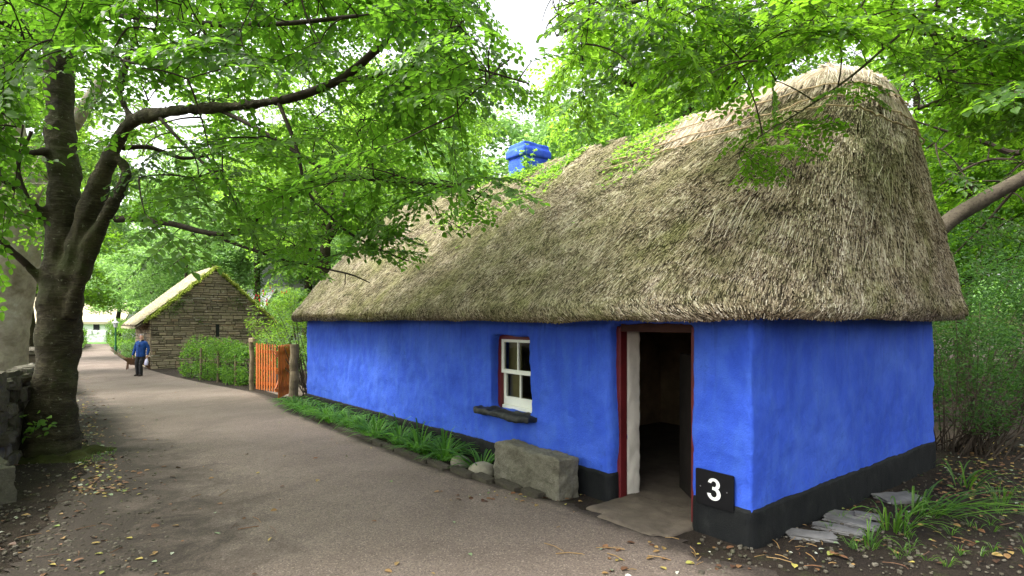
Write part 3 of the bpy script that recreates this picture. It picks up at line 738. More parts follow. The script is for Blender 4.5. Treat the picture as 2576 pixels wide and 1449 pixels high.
# pale new ridge straw with hazel rods at the near end
rg = NB(); r2 = np.random.default_rng(5)
rw = np.zeros((nv - 1, nu)); rw[nv - 19:nv - 2, :] = 1
Pm = TG[:-1]; rw *= (Pm[..., 0] > -2.6)
rw *= np.clip((Pm[..., 2] - 3.80 + .12 * np.sin(Pm[..., 0] * 3.1)) / .45, 0, 1)
p, nr_, dv, du, iv, iu = sample_grid(9000, r2, rw); dn = -dv / (np.linalg.norm(dv, axis=1)[:, None] + 1e-9)
reeds(rg, p + nr_ * .03, nr_, dn, r2.uniform(.18, .42, 9000), r2.uniform(.008, .014, 9000), r2.uniform(-.02, .05, 9000), r2, 0, .05, np.clip(r2.normal(.45, .22, 9000), 0, 1))
rc = rg.build('ridge_straw', M['straw_new'], roof)
def rod(z):
    row = int(np.argmin(np.abs(TG[:, 10, 2] - z))); q = TG[row]; n_ = NRM[row]; idx = [j % nu for j in range(int(seg[1]) - 40, int(seg[4]))]
    pts = np.array([q[j] + n_[j] * .055 for j in idx if q[j][0] > -2.7])
    pts = pts[::3] + r2.normal(0, .008, pts[::3].shape)
    v, f = tube(pts, .008, 5); nb = NB(); nb.add(v, f); nb.build('hazel_rod', M['pole'], rc)
for z in (3.80, 3.95, 4.12): rod(z)

# chimney
ch = empty('chimney', (-5.28, 2.10, 0)); ch.parent = cot
me = remesh(bm_boxes([(-.225, .225, -.28, .28, 3.6, 4.60)]), .03, 4); displace(me, .012, 4, 2, 5); me.materials.append(M['blue']); link('stack', me, ch)
me = remesh(bm_boxes([(-.26, .26, -.32, .32, 4.56, 4.70), (-.225, .225, -.285, .285, 4.70, 4.80)]), .022, 4); displace(me, .008, 5, 2, 9); me.materials.append(M['blue']); link('chimney_cap', me, ch)
nb = NB(); nb.add(np.array([[-.36, -.62, 3.86], [.30, -.62, 3.86], [.30, -.16, 4.27], [-.36, -.16, 4.27], [-.36, -.62, 3.90], [.30, -.62, 3.90], [.30, -.16, 4.31], [-.36, -.16, 4.31]], float), BOXF); nb.build('flashing_slab', M['slate'], ch)

# ------------------------------------------------------------------ things by the cottage
me = remesh(bm_boxes([(-2.88, -1.78, -.385, -.10, -.06, .385)]), .022, 3); displace(me, .030, 3.5, 4, 1); displace(me, .010, 16, 2, 4)
me.materials.append(M['granite']); tag(link('stone_block', me, None, C0, RZ), 'long rough granite block standing against the blue wall left of the door', 'stone block')

# sign with the number
sg = empty('number_sign', LW(-.305, -.022, .385), RZ, 'black plate with a white number 3 low on the blue wall', 'sign')
me = bpy.data.meshes.new('plate'); bm = bmesh.new()
def rrect(w, h, r, n=6):
    o = []
    for cx, cy, a in ((w - r, h - r, 0), (-w + r, h - r, 90), (-w + r, -h + r, 180), (w - r, -h + r, 270)):
        for k in range(n + 1): t = math.radians(a + 90 * k / n); o.append((cx + r * math.cos(t), cy + r * math.sin(t)))
    return o
rr = rrect(.172, .142, .014); fv = [bm.verts.new((x, -.008, z)) for x, z in rr]; bv = [bm.verts.new((x, .006, z)) for x, z in rr]
bm.faces.new(fv); bm.faces.new(bv[::-1])
for i in range(len(rr)): bm.faces.new((fv[i], bv[i], bv[(i + 1) % len(rr)], fv[(i + 1) % len(rr)]))
bm_obj('plate', bm, M['sign'], sg)
def arc_pts(cx, cy, rx, ry, a0, a1, n): return [(cx + rx * math.cos(math.radians(a0 + (a1 - a0) * k / n)), cy + ry * math.sin(math.radians(a0 + (a1 - a0) * k / n))) for k in range(n + 1)]
# a bold 3 as outline strips: outer and inner contour of each bowl
def strip(o, i):
    bm = bmesh.new(); a = [bm.verts.new((x, -.0105, z)) for x, z in o]; b = [bm.verts.new((x, -.0105, z)) for x, z in i]
    for k in range(len(a) - 1): bm.faces.new((a[k], a[k + 1], b[k + 1], b[k]))
    return bm
bm = bmesh.new(); n = 24
for (cy, rxo, ryo, rxi, ryi, a0, a1) in ((.042, .054, .047, .023, .023, 172, -62), (-.036, .061, .055, .027, .029, 68, -175)):
    o = arc_pts(0, cy, rxo, ryo, a0, a1, n); i_ = arc_pts(-.001, cy, rxi, ryi, a0, a1, n)
    yy = -.0105 if cy > 0 else -.0108
    a = [bm.verts.new((x, yy, z)) for x, z in o]; b = [bm.verts.new((x, yy, z)) for x, z in i_]
    for k in range(n): bm.faces.new((a[k], a[k + 1], b[k + 1], b[k]))
w = [bm.verts.new(c) for c in ((-.014, -.0111, -.006), (.030, -.0111, -.010), (.034, -.0111, .006), (.020, -.0111, .018), (-.014, -.0111, .019))]
bm.faces.new(w)
bmesh.ops.recalc_face_normals(bm, faces=bm.faces[:])
bm_obj('digit', bm, M['sign_white'], sg)
for x in (-.125, .115):
    bm = bmesh.new(); bmesh.ops.create_cone(bm, cap_ends=True, segments=10, radius1=.006, radius2=.005, depth=.004, matrix=Matrix.Translation((x, -.010, 0)) @ Matrix.Rotation(PI / 2, 4, 'X'))
    bm_obj('screw', bm, M['steel'], sg)

# door step, bedding edge, boulders
me = remesh(bm_boxes([(-1.46, -.52, -.34, .36, -.08, .018), (-1.22, -.62, -.44, -.2, -.08, .014)]), .02, 5); displace(me, .012, 3, 3, 2); me.materials.append(M['stone_slab'])
tag(link('door_step', me, None, C0, RZ), 'worn flat concrete slab in front of the open doorway', 'door step')
def stone_mesh(sx, sy, sz, r, jag=.12, sub=2, sq=.55):
    bm = bmesh.new(); bmesh.ops.create_cube(bm, size=2); bmesh.ops.subdivide_edges(bm, edges=bm.edges[:], cuts=sub + 1, use_grid_fill=True)
    sd = Vector((r.uniform(0, 50), r.uniform(0, 50), r.uniform(0, 50)))
    for v in bm.verts:
        c = v.co.copy(); s = c.normalized() * 1.22; c = c * sq + s * (1 - sq)
        d = mnoise.noise(c * 1.3 + sd) * jag * 2 + mnoise.noise(c * 3 + sd) * jag
        c *= 1 + d; v.co = Vector((c.x * sx / 2, c.y * sy / 2, c.z * sz / 2))
    return bm
rs = random.Random(3)
xs = -1.95; kd = 0
nm = ['nearest to', 'second from', 'third from', 'fourth from', 'fifth from', 'sixth from', 'seventh from', 'eighth from', 'ninth from', 'tenth from', 'eleventh from', 'twelfth from']
for i in range(12):
    L = rs.uniform(.30, .52) if i > 0 else .28
    y = -.46 - .18 * min(1, (-xs - 1.9) / 1.7) if -xs < 3.6 else -.645
    a = LW(xs - L / 2, y)
    o = bm_obj('edging_stone', stone_mesh(L * .95, .115, .10, rs, .06, 2, .8), M['field_stone'], None, (a.x, a.y, gz(a.y) + .012), RZ + rs.uniform(-.06, .06) + (-.09 if -xs < 3.6 else 0))
    tag(o, f'flat stone edging the flower bed, {nm[i]} the granite block', 'edging stone', 'stones edging the flower bed')
    xs -= L
for (dx, dy, w, h, lab) in ((1150, 1170, .215, .17, 'smaller round boulder in the bed, further from the granite block'), (1206, 1190, .29, .17, 'larger round boulder in the bed beside the granite block')):
    a = G(dx, dy + 6); tag(bm_obj('boulder', stone_mesh(w, w * .85, h, rs, .05, 3, .2), M['pebble'], None, (a.x + .03, a.y + .06, gz(a.y) + h * .20), rs.uniform(0, 3), True), lab, 'boulder', 'boulders in the flower bed')

# strap-leaved clumps
def blade_clump(nb, c, n, h, spread, r, width=.016, lean=None, arch=1.0, mi=0):
    for k in range(n):
        az = r.uniform(0, 2 * PI); L = h * r.uniform(.65, 1.25); el = r.uniform(.55, 1.25)
        b = np.array([c[0] + math.cos(az) * spread * r.uniform(0, .35), c[1] + math.sin(az) * spread * r.uniform(0, .35), c[2]])
        d = np.array([math.cos(az), math.sin(az), 0])
        if lean is not None: d = d * .8 + np.asarray(lean) * .7
        s = np.linspace(0, 1, 7)
        out = spread * 1.2 * (s ** 1.3) * (1.35 - el * .5); up = L * (np.sin(s * PI * .5 * (1 + .55 * arch * r.uniform(.4, 1.2))))
        pts = b + d * out[:, None] + np.array([0, 0, 1.0]) * up[:, None]
        pts[:, 2] = np.maximum(pts[:, 2], c[2] + .01)
        w = width * r.uniform(.7, 1.2) * np.array([.7, .95, 1, .95, .8, .5, .04])
        sd = np.cross(d, [0, 0, 1.0]); sd /= np.linalg.norm(sd) + 1e-9; t = r.uniform(0, 1)
        sd = sd + np.array([0, 0, r.normal(0, .25)])
        v = np.stack([pts - sd * w[:, None] / 2, pts - np.array([0, 0, .12]) * w[:, None], pts + sd * w[:, None] / 2], 1).reshape(-1, 3)
        f = []
        for q in range(6): f += [[q * 3, q * 3 + 1, q * 3 + 4, q * 3 + 3], [q * 3 + 1, q * 3 + 2, q * 3 + 5, q * 3 + 4]]
        nb.add(v, np.array(f), mi, np.clip(t + s.repeat(3) * .15, 0, 1))
r3 = np.random.default_rng(21)
ts = np.concatenate([np.linspace(10.35, 4.0, 11), [3.25, 4.45]])
lily = [('arching strap-leaved clump at the far corner of the blue wall, nearest the gate',), ]
words_ = ['nearest the gate post', 'second from the gate post', 'third from the gate post', 'fourth from the gate post', 'fifth from the gate post', 'sixth from the gate post', 'seventh from the gate post', 'eighth from the gate post', 'ninth from the gate post', 'tenth from the gate post', 'behind the round boulders', 'beside the granite block', 'reaching out over the edging stones']
for i, t in enumerate(ts):
    y = -.40 + r3.uniform(-.07, .05); 
    if i == 11: y = -.30
    a = LW(-t, y); nb = NB(); big = 1.15 if i < 7 else 1.05
    blade_clump(nb, (0, 0, 0), 90 if i < 11 else 40, .175 * big, .40, r3, .019, arch=1.1 if i < 7 else .75)
    if 7 <= i <= 10: blade_clump(nb, (0, 0, 0), 10, .36, .18, r3, .020, arch=.4)
    o = nb.build('strap_leaf_plant', M['leaf_lily'], None, (a.x, a.y, gz(a.y)), 0)
    tag(o, ('dense arching' if i < 7 else 'loose upright') + ' strap-leaved clump along the plinth, ' + words_[i], 'plant', 'strap-leaved clumps in the flower bed')

# slates and tufts right of the cottage
for (dx, dy, w, d, rz, lab) in ((2040, 1352, .40, .20, -.3, 'grey slate on the soil, closest to the path corner of the plinth'), (2108, 1336, .42, .16, -.7, 'narrow grey slate beside the plinth, second in the row of loose slates'), (2140, 1318, .48, .17, -.75, 'longest grey slate lying among the loose row beside the plinth'), (2125, 1300, .45, .2, -.3, 'grey slate tucked against the plinth behind the other slates'), (2182, 1310, .22, .10, -.6, 'smallest slate chip lying on top of the row'), (2262, 1256, .50, .30, .2, 'broad flat slate on its own under the long grass tuft')):
    a = G(dx, dy); z = gz(a.y) + (.016 if 'chip' not in lab else .045)
    tag(bm_obj('loose_slate', stone_mesh(w * .85, d * .9, .035, rs, .10, 2, .85), M['slate'], None, (a.x, a.y, z), rz), lab, 'slate', 'loose slates beside the plinth')
for (dx, dy, n, h, sp, w, lean, lab) in ((2255, 1335, 34, .22, .40, .013, (.2, -.1, 0), 'arching grass tuft beside the row of loose slates'), (2345, 1298, 40, .20, .55, .018, (1.2, -.3, 0), 'largest broad-leaved tuft sprawling right beside the broad slate'), (2432, 1228, 16, .22, .40, .018, (.6, .1, 0), 'small broad-leaved tuft under the bushy shrub, furthest from the slates'),
                                   (2190, 1380, 16, .18, .14, .010, (.4, -.3, 0), 'short thin tuft in front of the loose slates'), (2520, 1268, 30, .17, .20, .007, (.1, 0, 0), 'low pale grass tuft at the right edge of the soil')):
    a = G(dx, dy); nb = NB(); blade_clump(nb, (0, 0, 0), n, h, sp, r3, w, lean, .9); tag(nb.build('grass_tuft', M['leaf_grass'], None, (a.x, a.y, gz(a.y))), lab, 'grass tuft', 'tufts on the soil beside the cottage')
nb = NB()
for k in range(150):
    dx, dy = r3.uniform(2080, 2640), r3.uniform(1250, 1440)
    if mnoise.noise(Vector((dx / 90, dy / 45, 2))) < .08: continue
    a = G(dx, dy); blade_clump(nb, (a.x, a.y, a.z), 9, .065, .07, r3, .005, arch=.8)
for k in range(60):
    a = G(r3.uniform(190, 290), r3.uniform(1118, 1165)); blade_clump(nb, (a.x, a.y, a.z), 4, .04, .04, r3, .004)
tag(nb.build('grass', M['leaf_grass']), 'sparse short grass blades sprouting from the dark soil', 'grass', kind='stuff')

# fallen leaves, twigs and straw on the path
def litter():
    nb = NB(); lv, lf = leaf_tpl(True, .6, .1, .12); r = np.random.default_rng(9)
    pts = []
    def scat(n, x0, x1, y0, y1, f=None):
        k = 0
        while k < n:
            dx, dy = r.uniform(x0, x1), y0 + (y1 - y0) * r.uniform(0, 1) ** .8
            if f and r.uniform() > f(dx, dy): continue
            pts.append(G(dx, dy)); k += 1
    scat(230, -60, 900, 1120, 1640, lambda x, y: math.exp(-max(0, x - 200) / 220))
    scat(420, 190, 560, 1000, 1250, lambda x, y: math.exp(-max(0, x - 215 - (y - 1000) * .25) / 40))
    scat(260, 170, 330, 930, 1100, lambda x, y: math.exp(-abs(x - 205) / 30))
    scat(40, 900, 2100, 1150, 1560); scat(50, 1100, 1480, 1210, 1275)
    scat(170, 2080, 2660, 1120, 1430); scat(500, 2360, 2640, 1100, 1260); scat(20, 700, 1100, 1000, 1150)
    scat(60, 440, 1000, 935, 1010); scat(40, 1500, 2100, 1360, 1449)
    p = np.array([tuple(q) for q in pts]); n = len(p)
    az = r.uniform(0, 2 * PI, n); X = np.stack([np.cos(az), np.sin(az), r.normal(.05, .12, n)], 1); up = np.stack([r.normal(0, .22, n), r.normal(0, .22, n), np.ones(n)], 1)
    S = r.uniform(.022, .070, n); p[:, 2] += .018
    v, f = place_tpl(lv, lf, frames(X, up), p, S)
    t = np.clip(np.where(r.uniform(0, 1, n) < .72, r.uniform(0, .6, n), r.uniform(.6, 1, n)), 0, 1)
    nb.add(v, f, 0, np.repeat(t, len(lv)))
    for k in range(90):
        dx, dy = (r.uniform(1400, 2150), r.uniform(1220, 1440)) if k < 34 else (r.uniform(-30, 700), r.uniform(1150, 1440)) if k < 64 else (r.uniform(2000, 2600), r.uniform(1180, 1440))
        a = G(dx, dy); az = r.uniform(0, PI); L = r.uniform(.04, .22)
        q = np.array([[a.x, a.y, a.z + .02], [a.x + math.cos(az) * L * .5, a.y + math.sin(az) * L * .5, a.z + .024], [a.x + math.cos(az + .1) * L, a.y + math.sin(az + .1) * L, a.z + .019]])
        v, f = tube(q, r.uniform(.0018, .004), 4); nb.add(v, f, 0, .52 if k < 34 else r.uniform(0, .4))
    tag(nb.build('leaf_litter', M['litter']), 'brown, yellow and green fallen leaves, twigs and straws strewn on the path', 'fallen leaves', kind='stuff')
litter()
# little stones and clods in the soil
def clods():
    nb = NB(); r = np.random.default_rng(19); rsl = random.Random(4)
    t = []
    for k in range(6):
        bm = stone_mesh(1, 1, .7, rsl, .2, 0, .3); bm.verts.ensure_lookup_table(); v = np.array([tuple(q.co) for q in bm.verts]); bmesh.ops.triangulate(bm, faces=bm.faces[:]); f = np.array([[q.index for q in fc.verts] for fc in bm.faces]); bm.free(); t.append((v, f))
    pts = [];
    for k in range(1700):
        u = r.uniform()
        if u < .45: a = G(r.uniform(1760, 2640), r.uniform(1180, 1449))
        elif u < .75: a = G(r.uniform(-60, 420), r.uniform(1130, 1449))
        else: a = G(r.uniform(-60, 330), r.uniform(1130, 1449))
        pts.append(tuple(a))
    p = np.array(pts); n = len(p); w = r.integers(0, 6, n); S = np.abs(r.normal(.010, .008, n)) + .006
    for k in range(6):
        idx = np.where(w == k)[0]; az = r.uniform(0, 2 * PI, len(idx)); X = np.stack([np.cos(az), np.sin(az), 0 * az], 1); up = np.tile([0, 0, 1.0], (len(idx), 1))
        q = p[idx].copy(); q[:, 2] += .012
        v, f = place_tpl(t[k][0], t[k][1], frames(X, up), q, S[idx]); nb.add(v, f, 0, np.repeat(r.uniform(0, .75, len(idx)), len(t[k][0])))
    tag(nb.build('grit', M['field_stone']), 'small stones and crumbs of grit scattered over path edge and soil', 'grit', kind='stuff')
clods()

# weeds on the thatch
def roof_pt(t, b):   # cottage-local (x, y) on the front slope -> world point
    d = (TG[..., 0] + t) ** 2 + (TG[..., 1] - b) ** 2; k = np.unravel_index(np.argmin(d), d.shape); q = TG[k]
    return LW(q[0], q[1], q[2])
lt_mid = leaf_tpl(True, .9, .15, .08)
def herb(nb, c, n, h, r, leaf=.04):
    for k in range(n):
        az = r.uniform(0, 2 * PI); e = np.array([c.x + math.cos(az) * h * .5 * r.uniform(.2, 1), c.y + math.sin(az) * h * .5 * r.uniform(.2, 1), c.z + h * r.uniform(.4, 1.1)])
        b = np.array([c.x, c.y, c.z - .03]); u = np.linspace(0, 1, 5)[:, None]; pts = b * (1 - u) + e * u + np.array([0, 0, .12 * h]) * np.sin(u * PI)
        v, f = tube(pts, .003, 3); nb.add(v, f, 0, .6)
        m = 7; q = pts[r.integers(1, 5, m)]; a2 = r.uniform(0, 2 * PI, m); X = np.stack([np.cos(a2), np.sin(a2), r.normal(.1, .3, m)], 1); up = np.stack([r.normal(0, .4, m), r.normal(0, .4, m), np.ones(m)], 1)
        v, f = place_tpl(lt_mid[0], lt_mid[1], frames(X, up), q, leaf * r.uniform(.6, 1.3, m)); nb.add(v, f, 0, np.repeat(r.uniform(.3, 1, m), len(lt_mid[0])))
r4 = np.random.default_rng(31)
for (t, b, n, h, lab) in ((5.9, 1.75, 9, .42, 'leafy weed growing in front of the blue chimney'), (4.9, 1.75, 10, .42, 'feathery weed on the thatch just right of the chimney'), (3.9, 1.85, 9, .40, 'bushy weed growing along the middle of the thatch ridge'), (2.75, 1.85, 16, .75, 'tallest leafy weed rising from the thatch ridge'), (2.2, 1.95, 12, .5, 'weed below the pale ridge straw'), (3.3, 1.9, 10, .45, 'weed on the ridge left of the tallest weed')):
    c = roof_pt(t, b); nb = NB(); herb(nb, Vector((0, 0, 0)), n, h, r4, .055); tag(nb.build('roof_weed', M['leaf_mid'], None, c), lab, 'weed', 'weeds rooted in the thatch')
nb = NB()
for k in range(2600):
    t = r4.uniform(1.6, 6.6); b = 1.95 - abs(r4.normal(0, .45)); 
    if mnoise.noise(Vector((t * 1.1, b * 1.6, 5))) < .02: continue
    c = roof_pt(t, b); m = 4; a2 = r4.uniform(0, 2 * PI, m); X = np.stack([np.cos(a2), np.sin(a2), r4.normal(.1, .3, m)], 1); up = np.stack([r4.normal(-.3, .4, m), r4.normal(-.3, .4, m), np.ones(m)], 1)
    q = np.array(tuple(c)) + r4.normal(0, .035, (m, 3)) + [0, 0, .035]
    v, f = place_tpl(lt_mid[0], lt_mid[1], frames(X, up), q, .042 * r4.uniform(.5, 1.3, m)); nb.add(v, f, 0, np.repeat(r4.uniform(.2, .9, m), len(lt_mid[0])))
tag(nb.build('roof_creeper', M['leaf_mid']), 'low green creeping weeds covering patches of the thatch below the ridge', 'creeper', kind='stuff')

# ------------------------------------------------------------------ gate, posts, hedge
def picket_gate(root, n, L, h, mat):
    step = L / n
    for k in range(n):
        x = (k + .5) * step; w = .036 if k else .05; hh = h - .02 * abs(math.sin(k * 1.7))
        bm = bmesh.new(); prof = [(-w, 0), (w, 0), (w, hh - .05), (w * .45, hh), (-w * .45, hh), (-w, hh - .05)]
        a = [bm.verts.new((x + px, -.012, pz_)) for px, pz_ in prof]; b = [bm.verts.new((x + px, .012, pz_)) for px, pz_ in prof]
        bm.faces.new(a); bm.faces.new(b[::-1])
        for q in range(6): bm.faces.new((a[q], b[q], b[(q + 1) % 6], a[(q + 1) % 6]))
        bm_obj('picket', bm, mat, root)
    for z in (.20, .66, 1.16): bm_obj('rail', bevel_box(0, L, .0125, .05, z - .045, z + .045, .004), mat, root)
    bm = bevel_box(0, math.hypot(L, .9), .0505, .08, -.04, .04, .004); bmesh.ops.rotate(bm, verts=bm.verts[:], cent=(0, 0, 0), matrix=Matrix.Rotation(-math.atan2(.9, L), 3, 'Y')); bmesh.ops.translate(bm, verts=bm.verts[:], vec=(0, 0, .22)); bm_obj('brace', bm, mat, root)
ga = Vector((-7.88, 17.25, gz(17.25))); gb = Vector((-6.92, 16.5, 0)); ang = math.atan2(gb.y - ga.y, gb.x - ga.x)
g1 = empty('picket_gate', ga + Vector((0, 0, .05)), ang, 'orange picket gate leaf with diagonal brace hung on the pale-topped post', 'gate', 'two leaves of the orange gate'); picket_gate(g1, 8, 1.22, 1.42, M['orange'])
gc = Vector((-5.98, 14.35, gz(14.4))); ang2 = math.atan2(15.45 - 14.35, -6.12 + 5.98)
g2 = empty('picket_gate', gc + Vector((0, 0, .02)), ang2, 'orange picket gate leaf seen edge-on beside the round log post', 'gate', 'two leaves of the orange gate'); picket_gate(g2, 9, 1.22, 1.36, M['orange'])
def log_post(name, c, h, r, mat, top, lab, sides=14):
    root = empty(name, c, 0, lab, 'gate post', 'gate posts'); s = np.array([[rs.gauss(0, .012), rs.gauss(0, .012), z] for z in np.linspace(-.2, h, 8)])
    nb = NB(); tube_cap(nb, s, r * np.array([1.08, 1.03, 1, 1.02, .98, 1.01, .99, .97]), sides); nb.build('shaft', mat, root)
    if top: bm_obj('post_cap', bevel_box(-r * .98, r * .98, -r * .98, r * .98, h + .001, h + .14, .015), M['post_pale'], root)
    return root
log_post('gate_post', GX(633, 17.45), 1.48, .07, M['log'], True, 'rough gate post with pale square top at the hedge end')
log_post('gate_post', Vector((-5.53, 14.25, gz(14.25))), 1.40, .11, M['log'], False, 'thick round log gate post near the blue wall corner')

def leafy_volume(nb, pts, leaf, r, tpl, tvar=.25, upb=.8, updir=None):
    n = len(pts); az = r.uniform(0, 2 * PI, n); X = np.stack([np.cos(az), np.sin(az), r.normal(-.1, .45, n)], 1)
    up = np.stack([r.normal(0, .6, n), r.normal(-.25, .6, n), np.full(n, upb)], 1)
    v, f = place_tpl(tpl[0], tpl[1], frames(X, up), pts, leaf * r.uniform(.6, 1.3, n)); nb.add(v, f, 0, np.repeat(np.clip(r.normal(.5, tvar, n), 0, 1), len(tpl[0])))
LOW = leaf_tpl(False, .6, .2, .1); LOWN = leaf_tpl(False, .4, .2, .08)
def hedge(name, line, w, h, n, leaf, mat, lab, group, r, lump=.25, cat='hedge', stems=40):
    """line: list of world xy; a leafy band with stems"""
    root = empty(name, (line[0][0], line[0][1], gz(line[0][1])), 0, lab, cat, group); o = np.array([line[0][0], line[0][1], gz(line[0][1])])
    ln = np.array(line, float); d = np.concatenate([[0], np.cumsum(np.linalg.norm(np.diff(ln, axis=0), axis=1))])
    def at(u): return np.stack([np.interp(u, d, ln[:, 0]), np.interp(u, d, ln[:, 1])], 1)
    u = r.uniform(0, d[-1], n); c = at(u); th = r.uniform(0, 2 * PI, n); rad = np.sqrt(r.uniform(.25, 1, n))
    lumps = np.array([mnoise.noise(Vector((uu * 1.1, 4.2, math.sin(t) * 1.2))) for uu, t in zip(u, th)])
    rad = rad * (1 + lump * lumps)
    z = h * .5 + h * .5 * rad * np.sign(np.sin(th)) * np.abs(np.sin(th)) ** .6
    off = w * .5 * rad * np.sign(np.cos(th)) * np.abs(np.cos(th)) ** .6
    t = at(np.minimum(u + .1, d[-1])) - at(np.maximum(u - .1, 0)); t /= np.linalg.norm(t, axis=1)[:, None] + 1e-9
    p = np.stack([c[:, 0] - t[:, 1] * off, c[:, 1] + t[:, 0] * off, z], 1); p[:, 2] += gza(p[:, 1])
    nb = NB(); leafy_volume(nb, p - o, leaf, r, LOW); nb.build('foliage', mat, root)
    nb = NB()
    for k in range(stems):
        uu = r.uniform(0, d[-1]); a = at(np.array([uu]))[0]; b = a + r.normal(0, w * .25, 2); zz = gz(a[1])
        v, f = tube(np.array([[a[0], a[1], zz - .05], [(a[0] + b[0]) / 2 + .03, (a[1] + b[1]) / 2, zz + h * .5], [b[0], b[1], zz + h * r.uniform(.8, 1.05)]]) - o, [.012, .009, .004], 4); nb.add(v, f)
    nb.build('stem', M['twig'], root); return root
r5 = np.random.default_rng(41)
hl = [GX(452, 23.2)[:2], GX(520, 21.6)[:2], GX(580, 19.9)[:2], GX(622, 18.3)[:2]]
hl = [(p_[0] + .15, p_[1] + .35) for p_ in hl]
hedge('privet_hedge', hl, .95, 1.50, 9000, .085, M['leaf_hedge'], 'loose green hedge with fence stakes between stone house and gate', None, r5, .6)
for k, (dx, D, h) in enumerate(((505, 21.6, 1.25), (548, 20.6, 1.15), (592, 19.2, 1.1))):
    c = GX(dx, D + .3); nb = NB(); tube_cap(nb, [(0, 0, -.1), (.01, 0, h * .6), (.0, .01, h)], [.045, .043, .04], 8)
    tag(nb.build('fence_stake', M['log'], None, c), ['grey stake in the hedge, closest to the stone house', 'grey stake in the middle of the hedge', 'grey stake in the hedge, closest to the gate'][k], 'stake', 'stakes along the hedge')
hedge('clipped_hedge', [GX(165, 43)[:2], GX(186, 49)[:2], GX(200, 54)[:2]], 1.5, 1.75, 4200, .13, M['leaf_hedge'], 'clipped pale hedge on the bend, left of the path', None, r5, .15)
hedge('roadside_hedge', [GX(295, 56)[:2], GX(317, 49)[:2], GX(341, 44)[:2], GX(372, 40)[:2]], 2.2, 2.5, 8000, .13, M['leaf_hedge'], 'tall rounded hedge behind the green lamp post', None, r5, .3)
hedge('low_shrub', [GX(322, 38)[:2], GX(352, 36)[:2]], 1.2, .9, 1800, .11, M['leaf_far'], 'low pale shrub at the foot of the hedge beside the lamp', None, r5, .3)

# ------------------------------------------------------------------ lamp post
lp = empty('street_lamp', GX(291, 40.0), 0, 'green street lamp post with white lantern beside the path hedge', 'street lamp')
nb = NB(); tube_cap(nb, [(0, 0, -.1), (0, 0, .55), (0, 0, .6), (0, 0, 1.92)], [.085, .08, .06, .05], 12); nb.build('post', M['lamp_green'], lp)
def lathe(nb, prof, sides=16):
    th = np.arange(sides) * 2 * PI / sides; n = len(prof); pr_ = np.array(prof)
    v = np.stack([pr_[:, 0][:, None] * np.cos(th)[None], pr_[:, 0][:, None] * np.sin(th)[None], np.repeat(pr_[:, 1][:, None], sides, 1)], -1).reshape(-1, 3)
    i = np.arange(n - 1)[:, None] * sides; j = np.arange(sides)[None]; k = (j + 1) % sides; nb.add(v, np.stack([i + j, i + k, i + sides + k, i + sides + j], -1).reshape(-1, 4))
nb = NB(); lathe(nb, [(.001, 1.90), (.10, 1.93), (.11, 1.97), (.16, 2.22), (.001, 2.225)], 8); nb.build('lantern_glass', M['lamp_glass'], lp)
nb = NB(); lathe(nb, [(.001, 2.226), (.23, 2.228), (.235, 2.25), (.05, 2.43), (.045, 2.49), (.001, 2.52)], 8); nb.build('lantern_hood', M['lamp_white'], lp)

# ------------------------------------------------------------------ stone house
hx, hy = -17.76, 27.6; HB = math.atan2(.644, .765)      # gable runs along (.765,.644)
hz = gz(hy); sh = empty('stone_house', (hx, hy, hz), HB, 'small rubble-stone house with a steep straw roof and mossy gable', 'house')
GW, GL, EH, AH = 5.75, 5.6, 2.40, 5.0
nb = NB()
gp = [(0, 0), (GW, 0), (GW, EH), (GW / 2, AH), (0, EH)]
v = [(x, .0, z) for x, z in gp] + [(x, .45, z) for x, z in gp]
nb.add(v, [[0, 1, 2, 4]]); nb.add(v, [[4, 2, 3]]); nb.add(v, [[5, 9, 7, 6]]); nb.add(v, [[9, 8, 7]])
nb.add(v, [[2, 7, 8, 3], [3, 8, 9, 4]])
nb_box(nb, .0, .40, .0, GL, -.2, EH); nb_box(nb, GW - .4, GW, .0, GL, -.2, EH); nb_box(nb, 0, GW, GL - .4, GL, -.2, EH)
wall = nb.build('wall', M['mortar'], sh)
st = NB(); rq = random.Random(8); z = -.05
def block(nb, x0, x1, z0, z1, face='g', tint=.5, deep=0):
    if deep == 0 and z1 - z0 > .12 and x1 - x0 > .22 and rq.random() < .38:      # two thin stones instead of one
        zm = z0 + (z1 - z0) * rq.uniform(.35, .65); xm = x0 + (x1 - x0) * rq.uniform(.3, .7)
        block(nb, x0, x1, z0, zm, face, tint, 1); t2 = min(1, max(0, tint + rq.gauss(0, .2)))
        if rq.random() < .5: block(nb, x0, xm, zm, z1, face, t2, 1); block(nb, xm, x1, zm, z1, face, tint, 1)
        else: block(nb, x0, x1, zm, z1, face, t2, 1)
        return
    dj = rq.uniform(-.012, .012); z0 += dj; z1 += rq.uniform(-.012, .012)
    d = rq.uniform(.015, .06); b = .018; g = .014
    def cor(xa, xb, za, zb_, y): return [(xa + rq.uniform(0, g), y, za + rq.uniform(0, g)), (xb - rq.uniform(0, g), y, za + rq.uniform(0, g)), (xb - rq.uniform(0, g), y, zb_ - rq.uniform(0, g)), (xa + rq.uniform(0, g), y, zb_ - rq.uniform(0, g))]
    v = cor(x0 + b, x1 - b, z0 + b, z1 - b, -d) + cor(x0 + .004, x1 - .004, z0 + .004, z1 - .004, -.002)
    v = np.array(v)
    if face == 'l': v = np.stack([v[:, 1] , GL - v[:, 0] , v[:, 2]], 1)
    nb.add(v, [[0, 1, 2, 3], [4, 5, 1, 0], [5, 6, 2, 1], [6, 7, 3, 2], [7, 4, 0, 3]], 0, tint)
